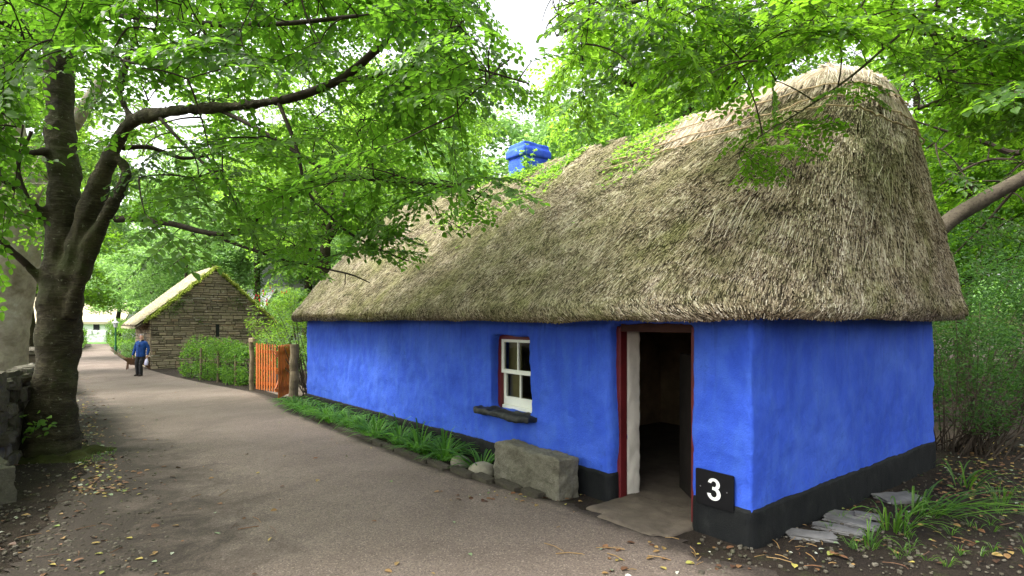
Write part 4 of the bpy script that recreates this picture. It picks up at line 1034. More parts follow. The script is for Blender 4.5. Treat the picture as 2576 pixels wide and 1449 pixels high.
while z < AH:
    h = rq.choice([.09, .11, .13, .16, .20]) if z > .2 else .2
    w = GW / 2 if z < EH else GW / 2 * max(0, (AH - z - h * .6) / (AH - EH)); x = GW / 2 - w; xe = GW / 2 + w
    if w < .08: break
    while x < xe - .05:
        L = rq.uniform(.16, .75); L = min(L, xe - x)
        if xe - x - L < .12: L = xe - x
        if not (1.53 < z + h / 2 < 2.25 and x < 3.05 and x + L > 2.88): block(st, x, x + L, z, z + h, 'g', min(1, max(0, rq.gauss(.48, .24))))
        else:
            if x < 2.83: block(st, x, 2.88, z, z + h, 'g', rq.uniform(.2, .8))
            if x + L > 3.10: block(st, 3.05, x + L, z, z + h, 'g', rq.uniform(.2, .8))
        x += L
    z += h
z = -.05
while z < EH:
    h = rq.choice([.1, .13, .16, .2]); x = 0
    while x < GL - .05:
        L = min(rq.uniform(.2, .7), GL - x); block(st, x, x + L, z, z + h, 'l', min(1, max(0, rq.gauss(.48, .22)))); x += L
    z += h
st.build('stone_facing', M['sandstone'], wall)
nb = NB(); nb_box(nb, 2.885, 3.045, -.004, .06, 1.55, 2.22); nb.build('slit_window', M['dark_glass'], sh)
nb = NB(); nb_box(nb, -.03, .05, 1.2, 2.1, -.05, 1.75); nb.build('door', M['wood_dark'], sh)
# straw roof of the stone house: slab per slope plus reeds
rf = NB(); r6 = np.random.default_rng(51)
def slope(sgn):
    xe = -.55 if sgn < 0 else GW + .45; xr_ = GW / 2; ze, zr = EH - .42, AH + .02; thk = .32
    y0_, y1_ = .12, GL + .35
    nrm = np.array([sgn * (zr - ze), 0, abs(xr_ - xe)]); nrm /= np.linalg.norm(nrm)
    a, b = np.array([xe, 0, ze]), np.array([xr_, 0, zr])
    v = []
    for q in (a, b):
        for dn in (0, thk * .55):
            for yy in (y0_, y1_): v.append(q + nrm * dn + [0, yy, 0])
    v = np.array(v); rf.add(v, [[0, 1, 3, 2], [2, 3, 7, 6], [4, 6, 7, 5], [0, 4, 5, 1], [0, 2, 6, 4], [1, 5, 7, 3]], 0)
    n = 15000 if sgn < 0 else 3000; s = r6.uniform(0, 1, n); yy = r6.uniform(y0_, y1_, n)
    p = a + (b - a) * s[:, None] + nrm * (thk * .55) + np.stack([0 * s, yy, 0 * s], 1)
    bel = np.clip(1 - s / .06, 0, 1); p -= nrm * (bel * .10)[:, None]
    d = (a - b) / np.linalg.norm(a - b); dn = np.tile(d, (n, 1)); dn[:, 2] -= bel * .8
    reeds(rf, p, np.tile(nrm, (n, 1)), dn, r6.uniform(.15, .40, n), r6.uniform(.018, .034, n), r6.uniform(.02, .16, n), r6, 1, .10)
slope(-1); slope(1)
rfo = rf.build('roof', [M['straw_base'], M['straw_gold']], sh)
# moss along the gable coping
nb = NB()
for sgn in (-1, 1):
    a = np.array([-.25 if sgn < 0 else GW + .1, .12, EH - .12]); b = np.array([GW / 2, .12, AH + .12])
    n = 5200; s = r6.uniform(0, 1, n); p = a + (b - a) * s[:, None] + np.stack([r6.normal(0, .05, n), r6.normal(.02, .20, n), r6.uniform(-.02, .13, n) + .05 * np.sin(s * 40)], 1)
    leafy_volume(nb, p, .075, r6, LOWN, .25, .9)
nb.build('moss_fringe', M['moss'], rfo)
nb = NB()
for (px, pz_, n, s) in ((1.25, 3.35, 260, .26), (.95, 3.0, 160, .2), (3.9, 3.4, 120, .2), (2.2, 2.4, 60, .12)):
    p = np.stack([r6.normal(px, s, n), r6.uniform(-.14, -.03, n), r6.normal(pz_, s * 1.2, n)], 1)
    p = p[p[:, 2] < EH + (AH - EH) * (1 - np.abs(p[:, 0] - GW / 2) / (GW / 2))]
    leafy_volume(nb, p, .07, r6, LOWN)
nb.build('wall_creeper', M['leaf_hedge'], sh)

# ------------------------------------------------------------------ far buildings
def far_house(name, o, rz, L, W, eh, rh, wallm, roofm, lab, wins, over=.4):
    root = empty(name, o, rz, lab, 'house'); nb = NB(); nb_box(nb, 0, L, 0, W, -1, eh); nb.add([(0, 0, eh), (0, W, eh), (0, W / 2, eh + rh), (L, 0, eh), (L, W, eh), (L, W / 2, eh + rh)], [[0, 2, 1], [3, 4, 5]]); nb.build('wall', wallm, root)
    nb = NB()
    for s in (0, 1):
        y = -over if s == 0 else W + over; ze = eh - over * rh / (W / 2)
        v = np.array([(-over, y, ze), (L + over, y, ze), (L + over, W / 2, eh + rh), (-over, W / 2, eh + rh)]); v2 = v + [0, 0, .3]
        nb.add(np.concatenate([v, v2]), BOXF)
    nb.build('roof', roofm, root)
    for (x, z, w, h) in wins:
        f = NB(); nb_box(f, x - .06, x + w + .06, -.03, .05, z - .06, z + h + .06); fo = f.build('window', M['white_paint'], root)
        g = NB(); nb_box(g, x, x + w, -.04, .0, z, z + h); g.build('pane', M['dark_glass'], fo)
    return root
o = P(20, 850, 66); far_house('white_cottage', (o.x, 66, -.3), .12, 12.5, 5, 2.1, 2.6, M['white_wall'], M['straw_gold'], 'far white cottage with golden thatch beyond the lawn', [(9.3, .9, .7, .8), (11.3, .25, 1.2, 1.7), (2.5, .7, .9, .9), (5.4, .7, .9, .9)])
# the low white rubble wall in front of it
rv = random.Random(12)
def rubble_wall(name, path, h, mats, lab, r, smin, smax, hmin, hmax, top=None, thick=.45, sub=1, both=False):
    """path: world xy points; stones stacked in uneven courses"""
    root = empty(name, (path[0][0], path[0][1], gz(path[0][1])), 0, lab, 'wall'); o = np.array([path[0][0], path[0][1], gz(path[0][1])])
    ln = np.array(path, float); d = np.concatenate([[0], np.cumsum(np.linalg.norm(np.diff(ln, axis=0), axis=1))])
    core = NB(); q = np.stack([np.interp(np.linspace(0, d[-1], 24), d, ln[:, 0]), np.interp(np.linspace(0, d[-1], 24), d, ln[:, 1])], 1)
    t = np.gradient(q, axis=0); t /= np.linalg.norm(t, axis=1)[:, None]; nn = np.stack([t[:, 1], -t[:, 0]], 1)
    a, b = q - nn * thick * .5, q + nn * (thick * .5 - .09); zz = gza(q[:, 1])
    v = np.concatenate([np.c_[a, zz - .2], np.c_[b, zz - .2], np.c_[b, zz + h - .06], np.c_[a, zz + h - .06]]) - o; n = 24; i = np.arange(n - 1)
    core.add(v, np.concatenate([np.stack([k * n + i, k * n + i + 1, ((k + 1) % 4) * n + i + 1, ((k + 1) % 4) * n + i], 1) for k in range(4)])); core.add(v[[0, n, 2 * n, 3 * n, n - 1, 2 * n - 1, 3 * n - 1, 4 * n - 1]], [[0, 1, 2, 3], [4, 7, 6, 5]]); core.build('core', M['mortar'], root)
    sb = NB()
    for sd in ((1, -1) if both else (1,)):
        z = -.03
        while z < h - .03:
            hh = r.uniform(hmin, hmax); u = 0.0
            while u < d[-1]:
                L = r.uniform(smin, smax); L = min(L, d[-1] - u + .05); H = hh * r.uniform(.85, 1.2); uc = u + L / 2
                c = np.array([np.interp(uc, d, ln[:, 0]), np.interp(uc, d, ln[:, 1])]); k = min(23, int(uc / d[-1] * 23)); m_ = nn[k] * sd; ang_ = math.atan2(t[k][1], t[k][0])
                D_ = r.uniform(.16, .28); c = c + m_ * (thick * .5 - .10 + r.uniform(-.02, .03))
                bm = stone_mesh(L * 1.03, D_, H * 1.06, r, .09, sub, .72); bmesh.ops.rotate(bm, verts=bm.verts[:], cent=(0, 0, 0), matrix=Matrix.Rotation(ang_ + r.gauss(0, .08), 3, 'Z') @ Matrix.Rotation(r.gauss(0, .06), 3, 'Y'))
                bm.verts.ensure_lookup_table(); v = np.array([tuple(x.co) for x in bm.verts]) + [c[0], c[1], gz(c[1]) + z + H / 2]
                sb.add(v - o, np.array([[x.index for x in f.verts] for f in bm.faces]), 0, min(1, max(0, r.gauss(.5, .22)))); bm.free(); u += L
            z += hh * .97
    u = 0
    while u < d[-1]:                          # coping
        L = r.uniform(.25, .6); uc = min(u + L / 2, d[-1]); c = np.array([np.interp(uc, d, ln[:, 0]), np.interp(uc, d, ln[:, 1])]); k = min(23, int(uc / d[-1] * 23))
        bm = stone_mesh(L, thick * r.uniform(.85, 1.15), r.uniform(.08, .15), r, .09, sub, .7); bmesh.ops.rotate(bm, verts=bm.verts[:], cent=(0, 0, 0), matrix=Matrix.Rotation(math.atan2(t[k][1], t[k][0]) + r.gauss(0, .15), 3, 'Z') @ Matrix.Rotation(r.gauss(0, .06), 3, 'Y'))
        bm.verts.ensure_lookup_table(); v = np.array([tuple(x.co) for x in bm.verts]) + [c[0], c[1], gz(c[1]) + h + .02]
        sb.add(v - o, np.array([[x.index for x in f.verts] for f in bm.faces]), 0, min(1, max(0, r.gauss(.62, .2)))); bm.free(); u += L * .95
    sb.build('stones', mats, root, smooth=False)
    return root
a, b = P(10, 850, 63), P(274, 850, 63)
rubble_wall('garden_wall', [(a.x, 63.2), (b.x, 62.8)], 1.15, M['white_stone'], 'low whitewashed rubble wall in front of the far white cottage', rv, .5, 1.1, .28, .42, None, .6, 0)
o = P(655, 722, 46); far_house('white_villa', (o.x, 46, 0), -.15, 2.4, 5, 5.0, 1.8, M['white_wall'], M['grey_roof'], 'white two-storey house glimpsed through the trees', [(.55, 4.05, .6, .3)])
o = P(607, 760, 43); far_house('grey_shed', (o.x, 43, 0), -.15, 1.6, 3, 2.7, 1.3, M['white_wall'], M['grey_roof'], 'low building with a pale grey roof behind the stone gable', [])

# ------------------------------------------------------------------ left side: dry stone wall, blocks
rubble_wall('dry_stone_wall', [(-4.5, 2.6), (-5.3, 4.5), (-5.95, 6.0), (-6.62, 7.2), (-7.12, 8.2), (-7.9, 9.4), (-8.9, 10.9)], 1.02, M['field_stone'], 'mossy dry stone wall of grey rubble beside the big tree trunk', random.Random(5), .16, .42, .10, .21, None, .5, 1)
rubble_wall('far_stone_wall', [(-12.7, 15.0), (-14.2, 16.2), (-17, 18)], 1.15, M['field_stone'], 'pale tumbled stone wall behind the dry stone wall', random.Random(6), .3, .8, .15, .3, None, .6, 1)
me = remesh(bm_boxes([(-.75, 0, 0, .62, -.1, .36)]), .025, 4); displace(me, .035, 3, 4, 7); displace(me, .012, 14, 2, 4); me.materials.append(M['granite'])
a = G(42, 1262); tag(link('corner_stone', me, None, (a.x, a.y, gz(a.y)), .95), 'mossy squared stone block lying at the left edge of the path', 'stone block')

# ------------------------------------------------------------------ wheelbarrow
wbr = empty('wheelbarrow', GX(346, 27.5) + Vector((0, 0, .0)), .5, 'old brown wooden wheelbarrow with long pale handles behind the walker', 'wheelbarrow')
bm = bmesh.new(); lo = [(-.28, -.20), (.28, -.20), (.28, .20), (-.28, .20)]; hi = [(-.55, -.34), (.48, -.34), (.48, .34), (-.55, .34)]
A = [bm.verts.new((x, y, .22)) for x, y in lo]; B = [bm.verts.new((x, y, .56)) for x, y in hi]; Cc = [bm.verts.new((x * .94, y * .92, .555)) for x, y in hi]; Dd = [bm.verts.new((x * .94, y * .92, .25)) for x, y in lo]
bm.faces.new(A[::-1]); bm.faces.new(Dd)
for k in range(4):
    j = (k + 1) % 4; bm.faces.new((A[k], A[j], B[j], B[k])); bm.faces.new((B[k], B[j], Cc[j], Cc[k])); bm.faces.new((Cc[k], Cc[j], Dd[j], Dd[k]))
bm_obj('tray', bm, M['barrow'], wbr)
for s in (-1, 1):
    nb = NB(); tube_cap(nb, [(.45, .10 * s, .17), (-.30, .24 * s, .40), (-.85, .30 * s, .80), (-1.05, .31 * s, 1.0)], [.028, .028, .024, .02], 7); nb.build('handle', M['pole'], wbr)
    nb = NB(); tube_cap(nb, [(-.38, .25 * s, .45), (-.42, .27 * s, .0)], [.026, .024], 7); nb.build('leg', M['barrow'], wbr)
bm = bmesh.new(); bmesh.ops.create_cone(bm, cap_ends=True, segments=20, radius1=.19, radius2=.19, depth=.06, matrix=Matrix.Translation((.52, 0, .19)) @ Matrix.Rotation(PI / 2, 4, 'X')); bm_obj('wheel', bm, M['barrow'], wbr)

# ------------------------------------------------------------------ the walker
def person():
    root_loc = GX(352, 23.7)
    def ell(bm, c, s, u=16, v=12):
        bmesh.ops.create_uvsphere(bm, u_segments=u, v_segments=v, radius=1, matrix=Matrix.Translation(c) @ Matrix.Diagonal((*s, 1)))
    def tub(bm, pts, rad, sides=12, flat=None):
        v, f = tube(spline(pts, 4), np.interp(np.linspace(0, len(pts) - 1, (len(pts) - 1) * 4 + 1), np.arange(len(pts)), rad), sides)
        if flat is not None:
            c = v.reshape(-1, sides, 3).mean(1, keepdims=True); q = v.reshape(-1, sides, 3); q = c + (q - c) * np.array(flat); v = q.reshape(-1, 3)
        vs = [bm.verts.new(x) for x in v]
        for q in f: bm.faces.new([vs[i] for i in q])
        bm.faces.new(vs[:sides][::-1]); bm.faces.new(vs[-sides:])
    def rings(bm, rr, sides=20):     # (x, y, z, rx, ry)
        prev = None
        for x, y, z, rx, ry in rr:
            cur = [bm.verts.new((x + rx * math.copysign(abs(math.cos(a)) ** .8, math.cos(a)), y + ry * math.copysign(abs(math.sin(a)) ** .85, math.sin(a)), z)) for a in np.arange(sides) * 2 * PI / sides]
            if prev:
                for k in range(sides): bm.faces.new((prev[k], prev[(k + 1) % sides], cur[(k + 1) % sides], cur[k]))
            else: bm.faces.new(cur[::-1])
            prev = cur
        bm.faces.new(prev)
    def tomesh(bm, vox, sm, mat):
        bmesh.ops.recalc_face_normals(bm, faces=bm.faces[:]); me = bpy.data.meshes.new('p'); bm.to_mesh(me); bm.free()
        me = remesh(me, vox, sm); me.materials.append(mat); return me
    HT = Matrix.Translation((.075, -.015, 1.645)) @ Matrix.Rotation(math.radians(48), 4, 'Z') @ Matrix.Rotation(math.radians(4), 4, 'X')
    def headpt(x, y, z): return HT @ Vector((x, y, z))
    RS, LS = Vector((-.135, .01, 1.435)), Vector((.245, .01, 1.435)); RE, LE = Vector((-.245, .05, 1.15)), Vector((.325, .055, 1.15)); RW, LW_ = Vector((-.290, -.02, .875)), Vector((.335, -.03, .88))
    RH, LH = Vector((-.06, .0, .90)), Vector((.135, .0, .90)); RK, LK = Vector((-.115, -.03, .48)), Vector((.085, -.075, .49)); RA, LA = Vector((-.140, .07, .09)), Vector((.065, -.04, .09))
    bm = bmesh.new()
    b2 = bmesh.new()
    for c, s in (((0, .012, .035), (.076, .096, .096)), ((0, -.018, -.045), (.058, .070, .070)), ((0, -.050, -.085), (.036, .036, .026)), ((0, -.088, -.012), (.012, .020, .026)), ((0, -.100, -.024), (.014, .014, .011)), ((-.077, .012, -.012), (.010, .020, .032)), ((.077, .012, -.012), (.010, .020, .032)), ((0, -.072, .022), (.050, .022, .010)), ((-.042, -.058, -.030), (.022, .022, .020)), ((.042, -.058, -.030), (.022, .022, .020)), ((0, -.080, -.058), (.024, .010, .007))): ell(b2, c, s)
    bmesh.ops.transform(b2, matrix=HT, verts=b2.verts[:]); tm = bpy.data.meshes.new('t'); b2.to_mesh(tm); b2.free(); bm.from_mesh(tm)
    tub(bm, [(.055, .02, 1.42), (.065, .012, 1.50), (.075, .0, 1.60)], [.062, .056, .054])
    rings(bm, [(.035, 0, .84, .15, .10), (.04, 0, 1.05, .145, .10), (.05, 0, 1.25, .165, .11), (.055, .01, 1.36, .14, .085), (.055, .01, 1.44, .07, .055)])
    for s, e_, w in ((RS, RE, RW), (LS, LE, LW_)): tub(bm, [s - Vector((0, 0, .03)), e_, w], [.040, .034, .025])
    for h, k_, a_ in ((RH, RK, RA), (LH, LK, LA)): tub(bm, [h, k_, a_, a_ - Vector((0, 0, .05))], [.078, .052, .036, .036])
    for w, sg, curl in ((RW, 1, .5), (LW_, -1, 1.1)):
        pc = w + Vector((.005 * sg, -.012, -.050)); tub(bm, [w, w + Vector((0, -.005, -.03)), pc + Vector((0, -.004, -.03))], [.024, .030, .026], 10, (.62, 1.2, 1))
        for q in range(4):
            yy = -.034 + q * .021; L = (.070, .080, .076, .060)[q]; b = pc + Vector((0, yy + .012, -.028))
            tub(bm, [b, b + Vector((.004 * sg * curl, -.003, -L * .5)), b + Vector((.028 * sg * curl, -.004, -L * (1 - .25 * curl)))], [.0095, .009, .0075], 8)
        b = pc + Vector((0, -.030, .005)); tub(bm, [b, b + Vector((.012 * sg, -.022, -.022)), b + Vector((.020 * sg, -.026, -.050))], [.0115, .010, .008], 8)
    body = link('person', tomesh(bm, .0075, 2, M['skin']), None, root_loc, 0)
    tag(body, 'walker in blue jacket and dark trousers looking aside, lilac-white bag in hand', 'person')
    # jacket
    bm = bmesh.new()
    rings(bm, [(.035, .0, .835, .185, .135), (.035, 0, .88, .185, .135), (.04, -.005, 1.02, .178, .132), (.05, -.005, 1.20, .192, .14), (.055, .0, 1.34, .202, .135), (.055, .008, 1.42, .185, .112), (.057, .012, 1.475, .115, .082), (.060, .012, 1.50, .075, .07)])
    for s, e_, w in ((RS, RE, RW), (LS, LE, LW_)): tub(bm, [Vector((.057 + (s.x - .057) * .30, .012, 1.462)), Vector((.057 + (s.x - .057) * .78, .012, 1.432)), s + Vector((0, .002, -.045)), (s + e_) / 2 + Vector((0, .01, 0)), e_, (e_ + w) / 2, w + Vector((0, 0, .012))], [.045, .062, .070, .066, .060, .054, .046])
    me = tomesh(bm, .012, 4, M['jacket']); displace(me, .010, 9, 3, 5); jk = link('jacket', me, body)
    bm = bmesh.new(); n = 22
    for k in range(n):       # standing collar, open at the front
        a0 = math.radians(-60 + 300 * k / n); a1 = math.radians(-60 + 300 * (k + 1) / n)
        q = lambda a, r, z: bm.verts.new((.062 + r * math.sin(a + PI * .0) * 1.05, .012 - r * math.cos(a + math.radians(150)) * -1, z))
    bm.free()
    nb = NB(); th = np.radians(np.linspace(-62, 242, 24)); rows = []
    for r_, z_ in ((.098, 1.462), (.094, 1.515), (.100, 1.535), (.086, 1.525), (.078, 1.47)): rows.append(np.stack([.060 + r_ * np.cos(th), .008 + r_ * .92 * np.sin(th), z_ - .025 * np.abs(np.cos((th - PI / 2) / 1.7 + PI / 2)) ** 2 * 0 + 0 * th], 1))
    v = np.concatenate(rows); n = 24; i = np.arange(n - 1); nb.add(v, np.concatenate([np.stack([k * n + i, k * n + i + 1, (k + 1) * n + i + 1, (k + 1) * n + i], 1) for k in range(4)])); nb.build('collar', M['collar'], jk)
    nb = NB(); v, f = tube([(.043, -.145, .84), (.046, -.150, 1.1), (.055, -.150, 1.3), (.058, -.125, 1.43)], .006, 5); nb.add(v, f); v, f = tube([(.105, -.137, 1.36), (.085, -.147, 1.24)], .006, 5); nb.add(v, f); nb.build('zip', M['collar'], jk)
    bm = bmesh.new(); ell(bm, (.062, -.060, 1.475), (.036, .030, .045)); bm_obj('shirt', bm, M['shirt'], body, None, 0, True)
    bm = bmesh.new(); rings(bm, [(.035, .0, .80, .165, .118), (.035, 0, .90, .155, .115), (.036, 0, .96, .15, .108)])
    for h, k_, a_ in ((RH, RK, RA), (LH, LK, LA)): tub(bm, [h - Vector((0, 0, .03)), (h + k_) / 2, k_, (k_ + a_) / 2, a_ - Vector((0, 0, .035))], [.098, .090, .074, .070, .073])
    me = tomesh(bm, .012, 3, M['trousers']); displace(me, .010, 8, 3, 2); link('trousers', me, body)
    for a_, tg_ in ((RA, -.06), (LA, .06)):
        bm = bmesh.new(); tub(bm, [(a_.x, a_.y + .085, .045), (a_.x, a_.y + .02, .055), (a_.x + tg_ * .15, a_.y - .08, .045), (a_.x + tg_ * .4, a_.y - .175, .032)], [.036, .046, .047, .034]); tub(bm, [a_ + Vector((0, .02, .02)), (a_.x, a_.y + .02, .05)], [.046, .046])
        me = tomesh(bm, .010, 2, M['shoe']); link('shoe', me, body)
    bm = bmesh.new(); ell(bm, (0, .022, .046), (.085, .103, .099), 20, 14)
    for v in list(bm.verts):
        if v.co.z < -.02 or (v.co.y < -.035 and v.co.z < .085): bm.verts.remove(v)
    bmesh.ops.transform(bm, matrix=HT, verts=bm.verts[:]); me = bpy.data.meshes.new('hair'); bm.to_mesh(me); bm.free(); me.materials.append(M['hair']); link('hair', me, body)
    for s in (-1, 1):
        bm = bmesh.new(); ell(bm, headpt(.031 * s, -.078, .004), (.010, .007, .006), 10, 8); bm_obj('eye', bm, M['dark_glass'], body, None, 0, True)
    # bag held in the hand
    nb = NB(); c = LW_ + root_loc
    prof = [(.0, .012, .010, 0), (-.05, .020, .018, .0), (-.10, .055, .035, -.01), (-.20, .085, .05, -.02), (-.30, .085, .05, -.03), (-.335, .05, .03, -.03)]
    th = np.arange(16) * 2 * PI / 16; v = np.concatenate([np.stack([x + rx * np.cos(th) * (1 + .12 * np.sin(3 * th + z * 30)), ry * np.sin(th), np.full(16, z)], 1) for z, rx, ry, x in prof]); n = 16
    i = np.arange(5)[:, None] * n; j = np.arange(n)[None]; k = (j + 1) % n; nb.add(v, np.stack([i + j, i + k, i + n + k, i + n + j], -1).reshape(-1, 4)); nb.add(v[-n:], np.array([list(range(0, 4))]) if False else np.stack([np.zeros(n - 2, int), np.arange(1, n - 1), np.arange(2, n)], 1))
    tag(nb.build('carrier_bag', M['bag'], None, c + Vector((-.01, -.02, -.075)), 0, True), 'crumpled lilac-white bag hanging from the hand of the walker', 'bag')
person()

# ------------------------------------------------------------------ trees
def spray_set(seed, k=7, fine=True, leaf=.09, **kw):
    r = np.random.default_rng(seed); return [spray_tpl(r, leaf=leaf, fine=fine, **kw) for _ in range(k)]
SP_FINE = spray_set(61, 8, True, .064, length=.62, n=18, sub=5, flat=.24)
SP_LOW = spray_set(62, 6, False, .10, length=.75, n=15, sub=4)
ra = np.random.default_rng(71)

# --- the big beech on the left
T1 = GX(125, 7.55); tr = empty('beech_tree', T1, 0, 'big dark beech with a forked leaning trunk at the left edge of the path', 'tree'); o1 = np.array(tuple(T1))
wood = NB(); pool = []
def L1(pts, sides=10, n=6, wob=.03):
    q = np.array([(*P(a, b, c), rr) for a, b, c, rr in pts]); q = spline(q, n); pool.append(q[:, :3]); r_ = np.abs(q[:, 3]) * .92
    k = int((r_ > .046).sum())                       # limbs taper: the stout first stretch joins the trunk, the rest is branch
    if k > 3: tube_cap(thick, q[:k, :3], r_[:k] * (1 + .05 * np.sin(np.arange(k) * 1.3)), max(sides, 12))
    if k < len(q) - 1: v, f = tube(q[max(0, k - 2):, :3], r_[max(0, k - 2):], sides, wob); wood.add(v, f, 0)
    return q[:, :3]
thick = NB()
D1 = 7.55
L1([(124, 1150, D1, .40), (125, 1120, D1, .352), (127, 1080, D1, .335), (134, 1000, D1, .288), (146, 890, D1, .264), (152, 760, D1, .285), (158, 680, D1, .250), (160, 560, D1, .215), (160, 450, D1 + .03, .195), (152, 340, D1 + .06, .185), (147, 200, D1 + .1, .175), (145, 30, D1 + .15, .165), (142, -220, D1 + .2, .13), (150, -520, D1 + .4, .07)], 18, 6, .02)
L1([(165, 760, D1 - .05, .16), (185, 690, D1 - .08, .20), (212, 600, D1 - .1, .185), (238, 500, D1 - .12, .165), (266, 420, D1 - .12, .125), (298, 350, D1 - .15, .104), (338, 301, D1 - .3, .092), (417, 284, D1 - .6, .074), (509, 273, D1 - .9, .066), (640, 262, D1 - 1.3, .056), (740, 245, D1 - 1.6, .048), (840, 208, D1 - 1.8, .044), (895, 172, D1 - 1.95, .045), (960, 115, D1 - 2.1, .038), (1050, 55, D1 - 2.2, .030), (1135, -5, D1 - 2.3, .022)], 12)
L1([(338, 306, D1 - .3, .07), (312, 262, D1 - .3, .06), (303, 215, D1 - .3, .05), (330, 120, D1 - .2, .04), (360, 0, D1, .03)], 8)
L1([(175, 800, D1 - .10, .12), (205, 690, D1 - .16, .115), (228, 620, D1 - .2, .112), (262, 556, D1 - .22, .094), (296, 490, D1 - .2, .086), (318, 440, D1 - .12, .08), (306, 408, D1 - .12, .07), (282, 396, D1 - .14, .07)], 10)
L1([(285, 552, D1 - .2, .055), (330, 550, D1 - .35, .045), (370, 553, D1 - .5, .042), (440, 565, D1 - .8, .038), (509, 583, D1 - 1.0, .034), (579, 588, D1 - 1.2, .030), (640, 556, D1 - 1.3, .026), (700, 500, D1 - 1.4, .022), (755, 460, D1 - 1.5, .015)], 7)
L1([(306, 372, D1, .04), (370, 370, D1 + .1, .034), (417, 384, D1 + .2, .032), (463, 398, D1 + .3, .028), (520, 392, D1 + .4, .018)], 6)
L1([(140, 590, D1, .10), (116, 551, D1 - .1, .075), (69, 500, D1 - .3, .058), (37, 472, D1 - .4, .05), (-10, 440, D1 - .6, .04), (-90, 400, D1 - .9, .03)], 8)
L1([(69, 500, D1 - .3, .035), (45, 420, D1 - .3, .03), (80, 330, D1 - .3, .02)], 6)
L1([(118, 735, D1 - .1, .10), (98, 700, D1 - .15, .062), (62, 660, D1 - .3, .05), (25, 628, D1 - .4, .045), (0, 600, D1 - .5, .04), (-60, 545, D1 - .8, .03)], 8)
L1([(135, 380, D1, .07), (80, 385, D1 - .3, .045), (30, 390, D1 - .5, .035), (-60, 370, D1 - .8, .025)], 6)
L1([(150, 60, D1 + .1, .09), (190, 20, D1 - .1, .075), (215, -10, D1 - .2, .07), (300, -60, D1 - .4, .05)], 8)
L1([(205, 60, D1, .035), (240, 110, D1 - .4, .028), (300, 150, D1 - .9, .022), (420, 170, D1 - 1.6, .015)], 5)
L1([(403, 298, D1 - .6, .026), (450, 350, D1 - .9, .022), (520, 420, D1 - 1.2, .018), (570, 480, D1 - 1.4, .014), (600, 520, D1 - 1.5, .010)], 5)
L1([(560, 280, D1 - 1.0, .030), (660, 330, D1 - 1.5, .024), (770, 400, D1 - 1.9, .020), (850, 440, D1 - 2.2, .017), (960, 455, D1 - 2.5, .014), (1090, 462, D1 - 2.8, .011), (1230, 492, D1 - 3.1, .007)], 6)
L1([(700, 255, D1 - 1.5, .026), (745, 370, D1 - 1.7, .022), (768, 470, D1 - 1.8, .020), (801, 514, D1 - 1.9, .017), (870, 580, D1 - 2.1, .014), (960, 630, D1 - 2.3, .010), (1028, 657, D1 - 2.4, .006)], 6)
L1([(509, 583, D1 - 1.0, .024), (610, 620, D1 - 1.2, .020), (700, 650, D1 - 1.4, .016), (800, 672, D1 - 1.6, .013), (880, 690, D1 - 1.8, .010), (930, 711, D1 - 1.9, .006)], 6)
L1([(840, 208, D1 - 1.8, .024), (950, 190, D1 - 2.2, .020), (1060, 170, D1 - 2.5, .016), (1180, 170, D1 - 2.8, .012), (1330, 210, D1 - 3.1, .007)], 6)
L1([(147, 130, D1, .06), (60, 80, D1 - .9, .04), (-60, 30, D1 - 1.8, .03)], 6)
L1([(190, 20, D1 - .1, .05), (330, 40, D1 - 1.2, .04), (520, 60, D1 - 2.2, .03), (700, 60, D1 - 2.9, .022), (900, 40, D1 - 3.4, .015)], 6)
polyA = [(-420, -420), (1230, -420), (1215, 0), (1270, 130), (1255, 215), (1200, 245), (1170, 320), (1010, 390), (1060, 430), (1270, 452), (1285, 515), (1180, 535), (1030, 520), (900, 500), (820, 520), (700, 560), (560, 570), (470, 600), (400, 560), (330, 540), (240, 560), (90, 590), (-120, 640), (-420, 700)]
def dA(x, y, r):
    f = np.clip(x / 1300, 0, 1); return r.uniform(0, 1, len(x)) * (5.6 - 2.6 * f) + 3.5 + .2 * f
def densA(x, y):
    return np.clip(1.0 - .74 * np.clip((y - 330) / 200, 0, 1) - .25 * (x < 330) * (y > 480) - .5 * ((x > 1000) & (y > 220) & (y < 420)) , .10, 1) * np.where(y < -150, .35, 1) * np.where((x > 60) & (x < 350) & (y > 180), .10, 1) * np.where((x > 720) & (x < 1150) & (y > 200), .5, 1)
tg1 = in_region(polyA, 1250, dA, ra, densA)
def proj(p): return CX + p[:, 0] / p[:, 1] * FPX, HZ - (p[:, 2] - CAMZ) / p[:, 1] * FPX
LIMB = spline([(240, 500, 7.4), (298, 350, 7.4), (338, 301, 7.2), (417, 284, 6.9), (509, 273, 6.6), (640, 262, 6.2), (740, 245, 5.9), (840, 208, 5.7), (895, 172, 5.6), (960, 115, 5.4)], 8)
px_, py_ = proj(tg1); dd_ = np.sqrt((px_[:, None] - LIMB[None, :, 0]) ** 2 + (py_[:, None] - LIMB[None, :, 1]) ** 2); jj = dd_.argmin(1)
keep = ~((dd_.min(1) < 75) & (tg1[:, 1] < LIMB[jj, 2] + .2) & (ra.uniform(0, 1, len(tg1)) < .85))
keep &= ~((px_ > 1190) & (px_ < 1460) & (py_ > 300) & (py_ < 440))
keep &= ~((px_ > 60) & (px_ < 340) & (py_ > 230) & (tg1[:, 1] < 7.6))
tg1 = tg1[keep]
def along(pts, n, r, sp=.25):
    q = spline([tuple(P(*p)) for p in pts], 12); k = r.integers(0, len(q), n); return q[k] + r.normal(0, sp, (n, 3)) * [1, 1, .35]
